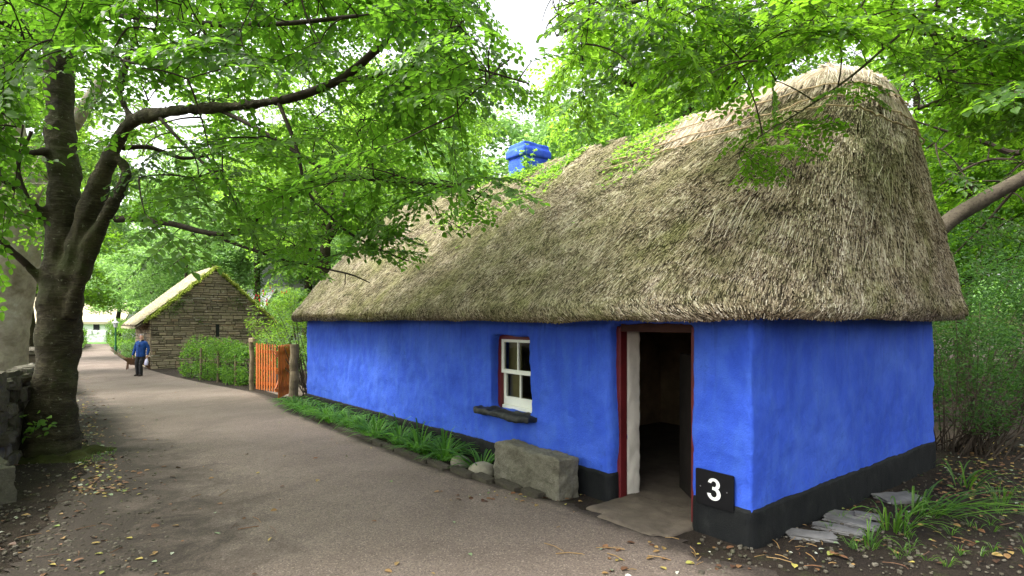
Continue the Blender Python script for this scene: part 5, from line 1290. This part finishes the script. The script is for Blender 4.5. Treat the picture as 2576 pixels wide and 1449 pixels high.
tips = [along([(830, 430, 5.3), (960, 452, 5.05), (1090, 462, 4.75), (1235, 490, 4.45)], 24, ra, .14), along([(801, 514, 5.6), (900, 590, 5.4), (1010, 640, 5.2)], 12, ra, .12), along([(610, 590, 6.3), (700, 625, 6.1), (800, 650, 5.9), (905, 690, 5.7)], 13, ra, .14), along([(1060, 165, 5.0), (1190, 165, 4.7), (1320, 205, 4.4)], 16, ra, .16), along([(420, 600, 6.6), (560, 625, 6.4), (690, 650, 6.2)], 8, ra, .12), along([(700, 560, 6), (640, 600, 6.2)], 6, ra, .15)]
tg1 = np.concatenate([tg1] + tips)
over = np.stack([ra.uniform(-9.5, -2.6, 240), ra.uniform(-3.0, 4.0, 240), ra.uniform(3.6, 6.5, 240)], 1)      # unseen sprays overhead and behind the viewpoint, added to shade the left foreground
over = over[(over[:, 1] < .5) | (over[:, 2] > 1.75 + .62 * np.maximum(over[:, 1], .1) + .5)]
L1([(145, -100, D1, .10), (500, -250, D1 - 2, .08), (900, -700, D1 - 4, .05), (1300, -1500, D1 - 5.2, .03)], 7)
tg1 = np.concatenate([tg1, over])
dirs = grow(wood, np.concatenate(pool), tg1, ra, .0055, .0055)
wv = np.concatenate(wood.v) - o1; wood.v = [wv]; wood.build('branches', M['twig'], tr, smooth=True)
thick.v = [np.concatenate(thick.v) - o1]; tm_ = remesh(thick.mesh('t', M['bark']), .026, 5); displace(tm_, .026, 1.6, 4, 2); displace(tm_, .010, 9, 3, 6); tm_.materials.clear(); tm_.materials.append(M['bark']); link('trunk', tm_, tr)
cr = NB(); X, up = droopy(dirs, len(tg1), ra); S1 = ra.uniform(.85, 1.2, len(tg1))
OPEN1 = [[(150, 690), (320, 660), (470, 690), (560, 650), (720, 700), (930, 735), (1045, 690), (1290, 565), (1290, 1300), (150, 1300)], [(1225, 300), (1460, 300), (1460, 470), (1225, 440)], [(95, 330), (330, 330), (260, 560), (220, 700), (200, 1100), (90, 1100)], [(480, 640), (600, 640), (660, 800), (380, 800)]]
ok = clear_of(tg1, X, up, S1, OPEN1) | (np.arange(len(tg1)) % 23 == 0) & (proj(tg1)[1] < 600)
ok &= clear_of(tg1, X, up, S1, [[(255, 400), (300, 265), (420, 245), (520, 240), (650, 228), (760, 200), (760, 262), (650, 290), (520, 305), (420, 318), (350, 335), (310, 430)], [(95, 150), (205, 150), (215, 700), (95, 700)], [(640, 290), (650, 225), (760, 190), (860, 145), (960, 90), (990, 140), (870, 218), (760, 280)]], .62, 7.0) | (np.arange(len(tg1)) % 9 == 0)
crown_mesh(cr, SP_FINE, tg1[ok] - o1, X[ok], up[ok], S1[ok], ra)
cr.build('crown', [M['leaf_beech'], M['twig']], tr)
sp = NB(); c = np.array(tuple(P(95, 1070, 7.1))); q = ra.normal(0, 1, (26, 3)) * [.14, .03, .07] + c; leafy_volume(sp, q - o1, .085, ra, leaf_tpl(True)); sp.build('sucker_shoot', M['leaf_mid'], tr)
ms = remesh(bm_boxes([(-.50, .60, -.55, .35, -.15, .02), (-.36, .40, -.40, .3, -.1, .06)]), .035, 12); displace(ms, .05, 3, 3, 4); ms.materials.append(M['moss_dark']); tag(link('root_mound', ms, None, T1 + Vector((.1, 0, 0)), .2), 'mossy mound of earth round the foot of the beech', 'mound', kind='structure')

# --- pale trunk behind the dry stone wall
T2 = GX(-10, 11.5); tr = empty('pale_tree', T2, 0, 'thick pale-barked tree leaning behind the dry stone wall at the far left', 'tree'); o2 = np.array(tuple(T2)); wood = NB()
limb(wood, [(-15, 960, 11.5, .60), (-8, 880, 11.5, .50), (8, 760, 11.5, .48), (25, 640, 11.5, .50), (30, 560, 11.5, .46), (20, 420, 11.5, .42), (-10, 250, 11.6, .36), (-50, 0, 11.8, .28), (-80, -250, 12, .18)], 8, 20, .015)
limb(wood, [(25, 600, 11.5, .25), (80, 470, 11.3, .18), (160, 350, 11.2, .14), (260, 200, 11, .10)], 6, 10)
pool2 = np.concatenate([np.concatenate(wood.v)[::7]])
tg = in_region([(-400, -300), (420, -300), (420, 300), (280, 500), (80, 560), (-400, 600)], 380, lambda x, y, r: r.uniform(10, 13.5, len(x)), ra)
dirs = grow(wood, pool2, tg, ra, .008, .006); wood.v = [np.concatenate(wood.v) - o2]; wood.build('trunk', M['pale_bark'], tr, smooth=True)
cr = NB(); X, up = droopy(dirs, len(tg), ra); crown_mesh(cr, SP_LOW, tg - o2, X, up, ra.uniform(.9, 1.3, len(tg)), ra); cr.build('crown', [M['leaf_mid'], M['twig']], tr)

# --- tree whose branches hang over the right half; its stem stands outside the frame
T3 = V2(6.6, 2.6); tr = empty('overhanging_tree', T3, 0, 'tree outside the right edge whose leafy branches hang in front of the thatch', 'tree'); o3 = np.array(tuple(T3)); wood = NB(); pool = []
def L3(pts, sides=8): s = limb(wood, pts, 6, sides); pool.append(s)
st_ = spline([(6.6, 2.6, -.1), (6.5, 2.6, 1.5), (6.3, 2.7, 3.2), (6.0, 2.9, 5), (5.7, 3.2, 7.5)], 6); v, f = tube(st_, np.linspace(.30, .12, len(st_)), 14, .02); wood.add(v, f, 0); pool.append(st_)
def W2(p, D): return p
L3([(3100, 60, 3.3, .10), (2800, -20, 4.2, .09), (2500, -60, 4.6, .06), (2300, 60, 4.5, .015), (2150, 185, 4.3, .009), (2030, 270, 4.1, .006), (1900, 350, 3.95, .004), (1840, 398, 3.85, .003)])
L3([(2500, -60, 4.6, .05), (2250, -120, 4.7, .045), (2000, -90, 4.7, .035), (1750, -40, 4.6, .026), (1550, 20, 4.6, .018), (1400, 90, 4.5, .010)])
L3([(3100, 160, 3.4, .09), (2760, 150, 4.6, .075), (2576, 140, 5.0, .06), (2450, 105, 5.1, .035), (2360, 90, 5.0, .02), (2290, 80, 4.9, .01)])
L3([(2576, 140, 5.0, .04), (2470, 200, 4.9, .03), (2400, 235, 4.8, .02), (2310, 275, 4.7, .01)])
polyB = [(1345, -300), (2950, -300), (2950, 300), (2600, 300), (2500, 250), (2430, 225), (2370, 265), (2290, 255), (2255, 150), (2150, 110), (2030, 115), (1950, 150), (1870, 220), (1790, 205), (1680, 215), (1600, 185), (1500, 215), (1430, 150), (1345, 60)]
def dB(x, y, r): return r.uniform(3.7, 5.3, len(x)) - .4 * np.clip((y - 120) / 150, 0, 1)
tg = in_region(polyB, 430, dB, ra, lambda x, y: np.where(y < -60, .22, 1) * np.where((x > 1700) & (x < 2350) & (y > 120), .75, 1) * np.where((x < 1700), .7, 1))
tg = np.concatenate([tg, along([(2280, 75, 4.5), (2150, 185, 4.3), (2030, 270, 4.1), (1900, 350, 3.95), (1850, 390, 3.85)], 18, ra, .04), along([(2470, 200, 4.9), (2400, 240, 4.8), (2310, 280, 4.7)], 9, ra, .12), along([(1960, 20, 4.5), (1925, 120, 4.4), (1880, 225, 4.35)], 8, ra, .10)])
ov3 = np.stack([ra.uniform(2.5, 6, 50), ra.uniform(-1, 3.4, 50), ra.uniform(4.6, 7.5, 50)], 1); ov3 = ov3[(ov3[:, 1] < .5) | (ov3[:, 2] > 1.75 + .62 * np.maximum(ov3[:, 1], .1) + .4)]  # unseen overhead sprays, added to shade the foreground
tg = np.concatenate([tg, ov3])
qx, qy = proj(tg[:430]); bad = inpoly(qx, qy, [(1950, 120), (2290, 120), (2350, 340), (1850, 340)]); tg = np.concatenate([tg[:430][~bad], tg[430:]])
dirs = grow(wood, np.concatenate(pool), tg, ra, .005, .005); wood.v = [np.concatenate(wood.v) - o3]; wood.build('trunk', M['bark'], tr, smooth=True)
cr = NB(); X, up = droopy(dirs, len(tg), ra, -.22); S3 = ra.uniform(.8, 1.1, len(tg)); ok = clear_of(tg, X, up, S3, [[(1960, 165), (2290, 175), (2380, 400), (1960, 300)], [(1500, 330), (1820, 300), (1880, 420), (2100, 300), (2600, 420), (2600, 900), (1500, 900)]])
n0_ = int((~bad).sum()); ok[n0_:n0_ + 18] = True; S3[n0_:n0_ + 18] *= .62; ok[n0_ + 27:n0_ + 35] &= False
crown_mesh(cr, SP_FINE, tg[ok] - o3, X[ok], up[ok], S3[ok], ra); cr.build('crown', [M['leaf_over'], M['twig']], tr)

# --- leaning tree behind the near gable, dark branches at the right edge
T4 = V2(5.7, 9.4); tr = empty('leaning_tree', T4, 0, 'tree with a bare speckled trunk slanting up from behind the thatch at right', 'tree'); o4 = np.array(tuple(T4)); wood = NB(); brn = NB(); pool = []
pool.append(limb(wood, [(2140, 1080, 9.6, .21), (2200, 900, 9.5, .18), (2290, 690, 9.3, .145), (2370, 572, 9.2, .128), (2470, 505, 9.1, .120), (2576, 447, 9.0, .112), (2720, 370, 9.0, .14), (2900, 240, 9.0, .11), (3000, 50, 9, .08)], 8, 14, .02))
for pts in ([(2780, 330, 9, .08), (2640, 300, 9.3, .06), (2520, 285, 9.5, .05), (2400, 262, 9.6, .035), (2310, 270, 9.7, .02)], [(2800, 300, 9, .07), (2660, 345, 9.2, .06), (2560, 385, 9.3, .05), (2480, 360, 9.4, .035), (2380, 330, 9.4, .022), (2290, 300, 9.5, .01)],
            [(2640, 400, 9.2, .05), (2560, 470, 9.8, .03), (2480, 560, 10.2, .02), (2400, 640, 10.4, .012)], [(2700, 330, 9.1, .05), (2590, 210, 9.4, .04), (2480, 195, 9.6, .03), (2380, 180, 9.7, .015)], [(2620, 415, 9.1, .03), (2500, 400, 9.6, .022), (2420, 430, 10, .014), (2360, 470, 10.2, .008)]):
    pool.append(limb(brn, pts, 6, 7))
tg = in_region([(2280, -200), (3000, -200), (3000, 760), (2480, 760), (2420, 640), (2350, 470), (2300, 330), (2240, 200)], 330, lambda x, y, r: r.uniform(9.2, 12.5, len(x)), ra)
dirs = grow(brn, np.concatenate(pool), tg, ra, .012, .007); wood.v = [np.concatenate(wood.v) - o4]; wood.build('trunk', M['bark_spot'], tr, smooth=True); brn.v = [np.concatenate(brn.v) - o4]; brn.build('branches', M['twig'], tr)
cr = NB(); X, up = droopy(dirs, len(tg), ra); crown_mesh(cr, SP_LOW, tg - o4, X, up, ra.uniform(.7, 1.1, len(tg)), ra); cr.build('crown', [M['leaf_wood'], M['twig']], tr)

# --- loose tree behind the ridge: bright hanging foliage in the upper middle
def loose_tree(name, base, stem, polys, n, depth, mat, lab, tpl, sc=(1., 1.5), dens=None, bark='bark', down=-.2, group=None):
    o = np.array(tuple(base)); tr = empty(name, base, 0, lab, 'tree', group); wood = NB(); pl_ = []
    for k, s in enumerate(stem):
        q = np.array([(*P(a, b, c), rr) for a, b, c, rr in s]); q = spline(q, 6); v, f = tube(q[:, :3], np.abs(q[:, 3]), 10, .02); wood.add(v, f, 0); pl_.append(q[:, :3])
    tg = in_region(polys, n, depth, ra, dens); dirs = grow(wood, np.concatenate(pl_), tg, ra, .008, .006); wood.v = [np.concatenate(wood.v) - o]; wood.build('trunk', M[bark], tr, smooth=True)
    cr = NB(); X, up = droopy(dirs, len(tg), ra, down); S_ = ra.uniform(*sc, len(tg)); ok = clear_of(tg, X, up, S_, []); crown_mesh(cr, tpl, tg[ok] - o, X[ok], up[ok], S_[ok], ra); cr.build('crown', [M[mat], M['twig']], tr)
loose_tree('lime_tree', GX(1700, 14), [[(1700, 1000, 14, .3), (1690, 500, 14, .24), (1760, 150, 14, .18), (1800, -200, 14, .12)], [(1700, 420, 14, .12), (1640, 245, 14, .09), (1560, 200, 13.5, .06), (1460, 140, 13, .04)], [(1720, 330, 14, .1), (1860, 200, 13.5, .06), (2000, 150, 13, .04)]],
           [(1350, -250), (2350, -250), (2250, 120), (2000, 200), (1830, 280), (1700, 330), (1560, 330), (1430, 330), (1390, 230), (1420, 120), (1370, 40)], 560, lambda x, y, r: r.uniform(11.5, 15.5, len(x)), 'leaf_mid', 'bright green tree hanging its leaves behind the thatch ridge', SP_LOW, (1.0, 1.5), lambda x, y: np.where(y < 0, .6, 1), 'bark', -.35)
loose_tree('ash_tree', GX(820, 21), [[(815, 950, 21, .22), (818, 640, 21, .20), (815, 590, 21, .18), (800, 500, 21, .12), (790, 380, 21, .08)], [(818, 615, 21, .13), (850, 560, 21, .12), (868, 500, 21, .1), (880, 400, 21, .06)], [(818, 600, 21, .13), (838, 520, 21, .09), (828, 400, 21, .06)], [(810, 640, 21, .1), (770, 625, 20.5, .08), (720, 610, 20, .05)], [(816, 610, 21, .1), (795, 560, 21, .09), (780, 480, 21, .07), (760, 400, 21, .04)]],
           [(560, 150), (1250, 150), (1230, 330), (1080, 430), (940, 540), (900, 610), (960, 640), (840, 690), (700, 660), (640, 560), (560, 400)], 420, lambda x, y, r: r.uniform(18, 24, len(x)), 'leaf_mid', 'many-stemmed tree behind the far end of the thatch', SP_LOW, (1.2, 1.9), lambda x, y: np.where((abs(x - 835) < 50) & (y > 470), .15, 1))

# --- shrubs round the cottage
def shrub(name, base, blobs, n, leaf, mat, lab, r, tpl=LOW, stems=20, cat='shrub', sr=.012):
    root = empty(name, base, 0, lab, cat); o = np.array(tuple(base)); nb = NB(); sb = NB(); tot = sum(b[3] ** 2 for b in blobs); ends = []
    for (x, y, z, rad, fz) in blobs:
        k = int(n * rad ** 2 / tot); d = r.normal(0, 1, (k, 3)); d /= np.linalg.norm(d, axis=1)[:, None]; q = np.array([x, y, z]) + d * (rad * r.uniform(.55, 1.08, k) ** .7)[:, None] * [1, 1, fz]
        ln_ = np.array([mnoise.noise(Vector(tuple(p_ * 2.3))) for p_ in q]); q = q[ln_ > -.08]; q = q[q[:, 2] > gz(q[0][1]) + .03 if len(q) else []]
        leafy_volume(nb, q - o, leaf, r, tpl)
        for s in range(max(2, int(stems * rad ** 2 / tot))):
            e_ = q[r.integers(len(q))]; m_ = (e_ + o) / 2 + r.normal(0, .12, 3); m_[2] += .1
            b_ = o + np.append(r.normal(0, .18, 2), -.03); u = np.linspace(0, 1, 6)[:, None]; pts = (1 - u) ** 2 * b_ + 2 * u * (1 - u) * m_ + u * u * e_
            v, f = tube(pts - o, np.linspace(sr, sr * .3, 6), 4); sb.add(v, f)
    nb.build('foliage', M[mat], root); sb.build('stem', M['twig'] if sr < .02 else M['log'], root); return root
r7 = np.random.default_rng(81)
shrub('honeysuckle_shrub', V2(6.25, 7.7), [(6.3, 7.9, 1.2, .95, 1.0), (7.0, 7.9, 1.25, 1.0, 1.0), (7.9, 8.1, 1.3, 1.1, 1.0), (6.6, 8.2, 1.85, .85, .8), (7.4, 8.4, 2.1, .9, .8), (6.2, 7.5, .75, .55, .9), (7.3, 7.4, .85, .6, .8), (8.6, 8.2, 1.8, 1.1, 1)], 30000, .054, 'leaf_box', 'dense fine-leaved shrub pressing against the right end of the blue wall', r7, LOWN, 90, sr=.010)
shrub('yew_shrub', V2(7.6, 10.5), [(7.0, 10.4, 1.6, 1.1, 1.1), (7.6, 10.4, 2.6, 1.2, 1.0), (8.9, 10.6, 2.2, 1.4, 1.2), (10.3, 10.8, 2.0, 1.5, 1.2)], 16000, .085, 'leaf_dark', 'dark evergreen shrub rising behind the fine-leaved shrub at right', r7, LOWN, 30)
c = P(700, 790, 15.6)
fu = shrub('fuchsia_bush', V2(-5.35, 14.75), [(-6.6, 15.6, 1.75, .75, .8), (-6.0, 15.4, 1.35, .6, .8), (-5.9, 15.4, 2.15, .65, .8), (-6.8, 16.2, 2.4, .6, .7), (-5.5, 15.2, 1.0, .45, .8), (-7.2, 16.4, 1.5, .5, .7)], 5200, .07, 'leaf_fuchsia', 'feathery bush with red flowers arching over the gate', r7, LOWN, 22, sr=.016)
nb = NB()
for k in range(15):
    a = np.array(random.Random(k).choice([(645, 748), (660, 745), (700, 730), (715, 725), (655, 742), (640, 742), (690, 720), (672, 752), (712, 705)])) + r7.normal(0, 7, 2); q = np.array(tuple(P(a[0], a[1], 15.0 + r7.uniform(-.2, .3)))) - np.array(tuple(fu.location))
    nb = NB(); v, f = tube([q, q + [0, 0, -.03], q + [.004, 0, -.075]], [.006, .014, .004], 5); nb.add(v, f); nb.build('flower', M['flower'], fu)
shrub('garden_shrub', V2(-8.0, 20.5), [(-7.6, 19.5, .55, .8, .8), (-6.6, 20.5, .7, .9, .8), (-8.6, 21.0, .8, .9, .9), (-6.9, 22.5, 1.2, 1.2, .9)], 6000, .10, 'leaf_far', 'pale leafy garden shrub seen through the orange gate', r7, LOW, 12)
shrub('garden_laurel', V2(-5.9, 18.2), [(-5.6, 17.9, .3, .6, .9), (-5.2, 18.2, .9, .8, .9), (-5.6, 19.5, 1.5, .9, .9)], 3200, .12, 'leaf_mid', 'glossy bright shrub between the log post and the blue wall', r7, LOW, 10)

# --- trees farther off: three prototypes, then copies
def far_tree(name, H, R, n, leaf, mat, bark, r, z0=.28, clumps=46):
    root = empty(name); tw = NB(); q = spline([(0, 0, -.3, .03 * H), (.02 * H, 0, H * .2, .023 * H), (0, .01 * H, H * .5, .015 * H), (.01 * H, 0, H * .85, .005 * H)], 5); v, f = tube(q[:, :3], np.abs(q[:, 3]), 9, .03); tw.add(v, f); pool_ = q[:, :3]; cr = NB()
    cs = []
    for k in range(clumps):
        th = r.uniform(0, 2 * PI); ph = math.acos(r.uniform(-.75, 1)); rr = r.uniform(.55, .95)
        c = np.array([R * rr * math.sin(ph) * math.cos(th), R * rr * math.sin(ph) * math.sin(th), H * z0 + (H * (1 - z0)) * (.5 + .47 * rr * math.cos(ph))]); cs.append(c); rad = R * r.uniform(.22, .40)
        m = n // clumps; d = r.normal(0, 1, (m, 3)); d /= np.linalg.norm(d, axis=1)[:, None]; d[:, 2] = np.where(d[:, 2] < -.35, -d[:, 2], d[:, 2])
        p_ = c + d * (rad * r.uniform(.5, 1.05, m))[:, None] * [1, 1, .62]; leafy_volume(cr, p_, leaf, r, LOW, .22)
    grow(tw, pool_, np.array(cs), r, .012, .012, 30, 5); tw.build('trunk', M[bark], root, smooth=True); cr.build('crown', M[mat], root); return root
r8 = np.random.default_rng(91)
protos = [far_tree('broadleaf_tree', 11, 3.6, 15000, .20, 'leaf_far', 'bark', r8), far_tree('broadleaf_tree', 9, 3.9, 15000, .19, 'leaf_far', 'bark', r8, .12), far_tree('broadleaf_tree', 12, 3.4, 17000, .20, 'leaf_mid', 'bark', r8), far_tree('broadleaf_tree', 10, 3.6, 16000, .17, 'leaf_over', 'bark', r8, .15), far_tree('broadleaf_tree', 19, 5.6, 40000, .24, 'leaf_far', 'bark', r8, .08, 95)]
used = set()
far = [  # prototype, screen x, distance, scale, rotation, label
 (0, 1140, 27, 1.05, .3, 'pale tree behind the ridge, left of the blue chimney'), (0, 1290, 31, 1.38, 1.9, 'pale rounded tree straight behind the blue chimney'), (0, 1465, 26, 1.02, 2.2, 'pale leafy tree behind the ridge, right of the blue chimney'), (2, 1640, 24, 1.05, 4.0, 'bright tree behind the middle of the thatch ridge'),
 (1, 1010, 36, 1.25, 5.0, 'tree beyond the far end of the thatch roof'), (2, 930, 30, 1.1, .9, 'tall tree between stone house and thatch, behind the many-stemmed tree'),
 (3, 1900, 21, 1.15, 1.2, 'tree hidden behind the near end of the ridge'), (3, 2440, 17, 1.0, 2.4, 'dark tree behind the right end of the thatch'), (3, 2700, 15, 1.05, 3.3, 'dark tree at the right edge, behind the slanting trunk'), (2, 2300, 25, 1.2, 4.4, 'tree deep in the wood right of the thatch'), (1, 2600, 24, 1.3, .4, 'low-crowned tree deep in the wood at the right edge'),
 (1, 470, 44, 1.05, 1.4, 'bright low-crowned tree behind the straw roof of the stone house'), (1, 385, 52, 1.15, 3.0, 'bright tree above the hedge behind the green lamp'), (1, 300, 58, 1.05, 4.4, 'bright low tree hanging beside the far white cottage'), (0, 560, 50, 1.4, 2.6, 'tall pale tree beyond the stone gable'), (0, 690, 52, 1.4, .6, 'tall pale tree behind the white two-storey house'), (2, 770, 42, 1.3, 5.5, 'tall tree right of the white two-storey house'),
 (0, 420, 66, 1.7, 3.7, 'largest pale tree on the far slope above the lamp'), (1, 215, 82, 1.7, 1.0, 'pale tree behind the roof of the far white cottage'), (2, 90, 72, 1.5, 2.0, 'tall tree behind the left end of the far white cottage'), (3, 60, 24, 1.05, .7, 'tree beyond the pale trunk at the left edge'), (2, -120, 18, 1.1, 1.7, 'tree at the left edge behind the pale trunk'), (0, 150, 36, 1.25, 5.2, 'tree standing left of the path behind the big beech trunk'),
 (1, 735, 38, .50, 2.1, 'round pale bush below the white two-storey house'), (1, 600, 36, .42, 4.8, 'round pale bush right behind the stone gable'),
 (0, 1230, 48, 1.2, 4.1, 'hazy far tree in the gap above the chimney'), (1, 1420, 46, 1.35, 2.9, 'hazy far tree right of the sky gap'), (2, 1560, 40, 1.45, .2, 'tall far tree in the upper middle'), (4, 520, 68, 1.3, 5.9, 'very tall pale tree directly above the stone gable'), (4, 700, 48, 1.1, .9, 'very tall pale tree above the fuchsia bush'), (4, 890, 44, 1.1, 2.2, 'very tall pale tree above the far end of the thatch'), (4, 1050, 48, 1.1, 4.7, 'very tall pale tree left of the sky gap'),
 (0, 820, 62, 1.7, 1.2, 'far tall tree seen between the stems of the many-stemmed tree'), (2, 1800, 34, 1.4, 2.6, 'far tree behind the tall roof weeds')]
for (k, dx, D, s, rz, lab) in far:
    o = protos[k] if k not in used else copy_tree(protos[k]); used.add(k)
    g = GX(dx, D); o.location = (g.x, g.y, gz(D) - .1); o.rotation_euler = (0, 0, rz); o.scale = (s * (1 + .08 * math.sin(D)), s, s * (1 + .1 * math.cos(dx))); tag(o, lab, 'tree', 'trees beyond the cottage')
# ivy-clad trunk and the young tree by the villa
iv = empty('ivy_tree', GX(648, 33), 0, 'slim trunk wrapped in dark ivy behind the stone gable', 'tree'); oi = np.array(tuple(iv.location)); nb = NB(); q = spline([(648, 900, 33, .20), (648, 760, 33, .18), (646, 640, 33, .15), (650, 500, 33, .10)], 6) if False else np.array([(*P(a, b, 33), rr) for a, b, rr in ((648, 900, .20), (648, 760, .18), (646, 640, .15), (650, 480, .10))]); v, f = tube(spline(q[:, :3], 6), .16, 9); nb.add(v - oi, f); nb.build('trunk', M['bark'], iv)
sq = spline(q[:, :3], 30); k = r8.integers(0, len(sq), 2600); pp = sq[k] + r8.normal(0, .20, (2600, 3)); nb = NB(); leafy_volume(nb, pp - oi, .14, r8, LOW); nb.build('ivy', M['leaf_dark'], iv)
tg = in_region([(560, 300), (760, 300), (740, 560), (600, 590)], 120, lambda x, y, r: r.uniform(31, 35, len(x)), r8); wd = NB(); dirs = grow(wd, sq, tg, r8, .01, .006); wd.v = [np.concatenate(wd.v) - oi]; wd.build('branch', M['bark'], iv); nb = NB(); X, up = droopy(dirs, len(tg), r8); crown_mesh(nb, SP_LOW, tg - oi, X, up, r8.uniform(1.4, 2.2, len(tg)), r8); nb.build('crown', [M['leaf_far'], M['twig']], iv)

# --- wooded slope closing the view
xs, ys_ = np.linspace(-170, 170, 60), np.linspace(84, 190, 22); Xg, Yg = np.meshgrid(xs, ys_); Zg = -1.2 + 13 * np.clip((Yg - 84) / 90, 0, 1) ** 1.1 + 1.2 * np.sin(Xg * .07) * np.clip((Yg - 84) / 40, 0, 1)
i = (np.arange(21)[:, None] * 60 + np.arange(59)[None]).ravel(); nb = NB(); nb.add(np.stack([Xg, Yg, Zg], -1).reshape(-1, 3), np.stack([i, i + 1, i + 61, i + 60], 1)); tag(nb.build('hillside', M['moss_dark']), kind='structure')
nb = NB(); r9 = np.random.default_rng(101)
for k in range(150):
    x = r9.uniform(-125, 110); y = r9.uniform(86, 130); z = -1.2 + 13 * max(0, (y - 84) / 90) ** 1.1; R = r9.uniform(2.8, 5); m = 420
    d = r9.normal(0, 1, (m, 3)); d /= np.linalg.norm(d, axis=1)[:, None]; d[:, 2] = np.abs(d[:, 2]) * .95 - .1; p_ = np.array([x, y, z + R * .9]) + d * (R * r9.uniform(.6, 1.05, m))[:, None] * [1, 1, 1.15]; leafy_volume(nb, p_, .62, r9, LOW, .22)
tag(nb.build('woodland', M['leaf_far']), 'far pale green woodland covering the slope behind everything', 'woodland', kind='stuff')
nb = NB()
for k in range(90):       # understorey right and behind the cottage
    x = r9.uniform(3, 34); y = r9.uniform(14, 30) if x < 12 else r9.uniform(8, 26); R = r9.uniform(.8, 1.7); m = 330
    if y < 12 and x < 11: continue
    d = r9.normal(0, 1, (m, 3)); d /= np.linalg.norm(d, axis=1)[:, None]; d[:, 2] = np.abs(d[:, 2]); leafy_volume(nb, np.array([x, y, gz(y)]) + d * (R * r9.uniform(.5, 1.05, m))[:, None], .16, r9, LOW)
for k in range(70):
    x = r9.uniform(-34, -5); y = r9.uniform(30, 40) if x > -24 else r9.uniform(34, 56); R = r9.uniform(.7, 1.5); m = 260
    if abs(x - (-.735 * y + 1)) < 5 or x < -.75 * y - 3: continue
    d = r9.normal(0, 1, (m, 3)); d /= np.linalg.norm(d, axis=1)[:, None]; d[:, 2] = np.abs(d[:, 2]); leafy_volume(nb, np.array([x, y, gz(y)]) + d * (R * r9.uniform(.5, 1.05, m))[:, None], .17, r9, LOW)
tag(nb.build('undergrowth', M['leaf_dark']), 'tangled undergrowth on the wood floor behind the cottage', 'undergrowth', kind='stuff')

# ------------------------------------------------------------------ camera, light
cam = bpy.data.cameras.new('camera'); co = bpy.data.objects.new('camera', cam); COL.objects.link(co); SC.camera = co
co.location = (0, 0, CAMZ); co.rotation_euler = (PI / 2, 0, 0); cam.sensor_width = 36; cam.lens = 36 * FPX / 2576; cam.clip_end = 1000; cam.clip_start = .05
cam.shift_y = (HZ - 724.5) / 2576
w = bpy.data.worlds.new('World'); SC.world = w; w.use_nodes = True; nt = w.node_tree; bg = nt.nodes['Background']
sky = nt.nodes.new('ShaderNodeTexSky'); sky.sky_type = 'NISHITA'; sky.sun_disc = False
EL, AZ = math.radians(56), math.radians(-104)       # azimuth from +Y towards +X
sky.sun_elevation = EL; sky.sun_rotation = AZ; sky.dust_density = 6; sky.air_density = 1.2; sky.ozone_density = .6
hs = nt.nodes.new('ShaderNodeHueSaturation'); hs.inputs['Saturation'].default_value = .18; nt.links.new(sky.outputs[0], hs.inputs['Color']); nt.links.new(hs.outputs[0], bg.inputs[0]); bg.inputs[1].default_value = .15
ld = bpy.data.lights.new('sun', 'SUN'); ld.energy = 1.5; ld.angle = math.radians(24); ld.color = (1, .95, .86); lo = bpy.data.objects.new('sun', ld); COL.objects.link(lo)
dv_ = Vector((math.sin(AZ) * math.cos(EL), math.cos(AZ) * math.cos(EL), math.sin(EL))); lo.rotation_euler = (-dv_).to_track_quat('-Z', 'Y').to_euler(); lo.location = (0, 0, 30)
SC.view_settings.view_transform = 'Standard'; SC.view_settings.look = 'None'; SC.view_settings.exposure = 2.0; SC.view_settings.gamma = 1
cy = SC.cycles; cy.max_bounces = 7; cy.diffuse_bounces = 4; cy.glossy_bounces = 2; cy.transmission_bounces = 5; cy.transparent_max_bounces = 8; cy.use_denoising = True; cy.denoiser = 'OPENIMAGEDENOISE'; cy.denoising_input_passes = 'RGB_ALBEDO_NORMAL'; cy.denoising_prefilter = 'NONE'; cy.caustics_reflective = False; cy.caustics_refractive = False
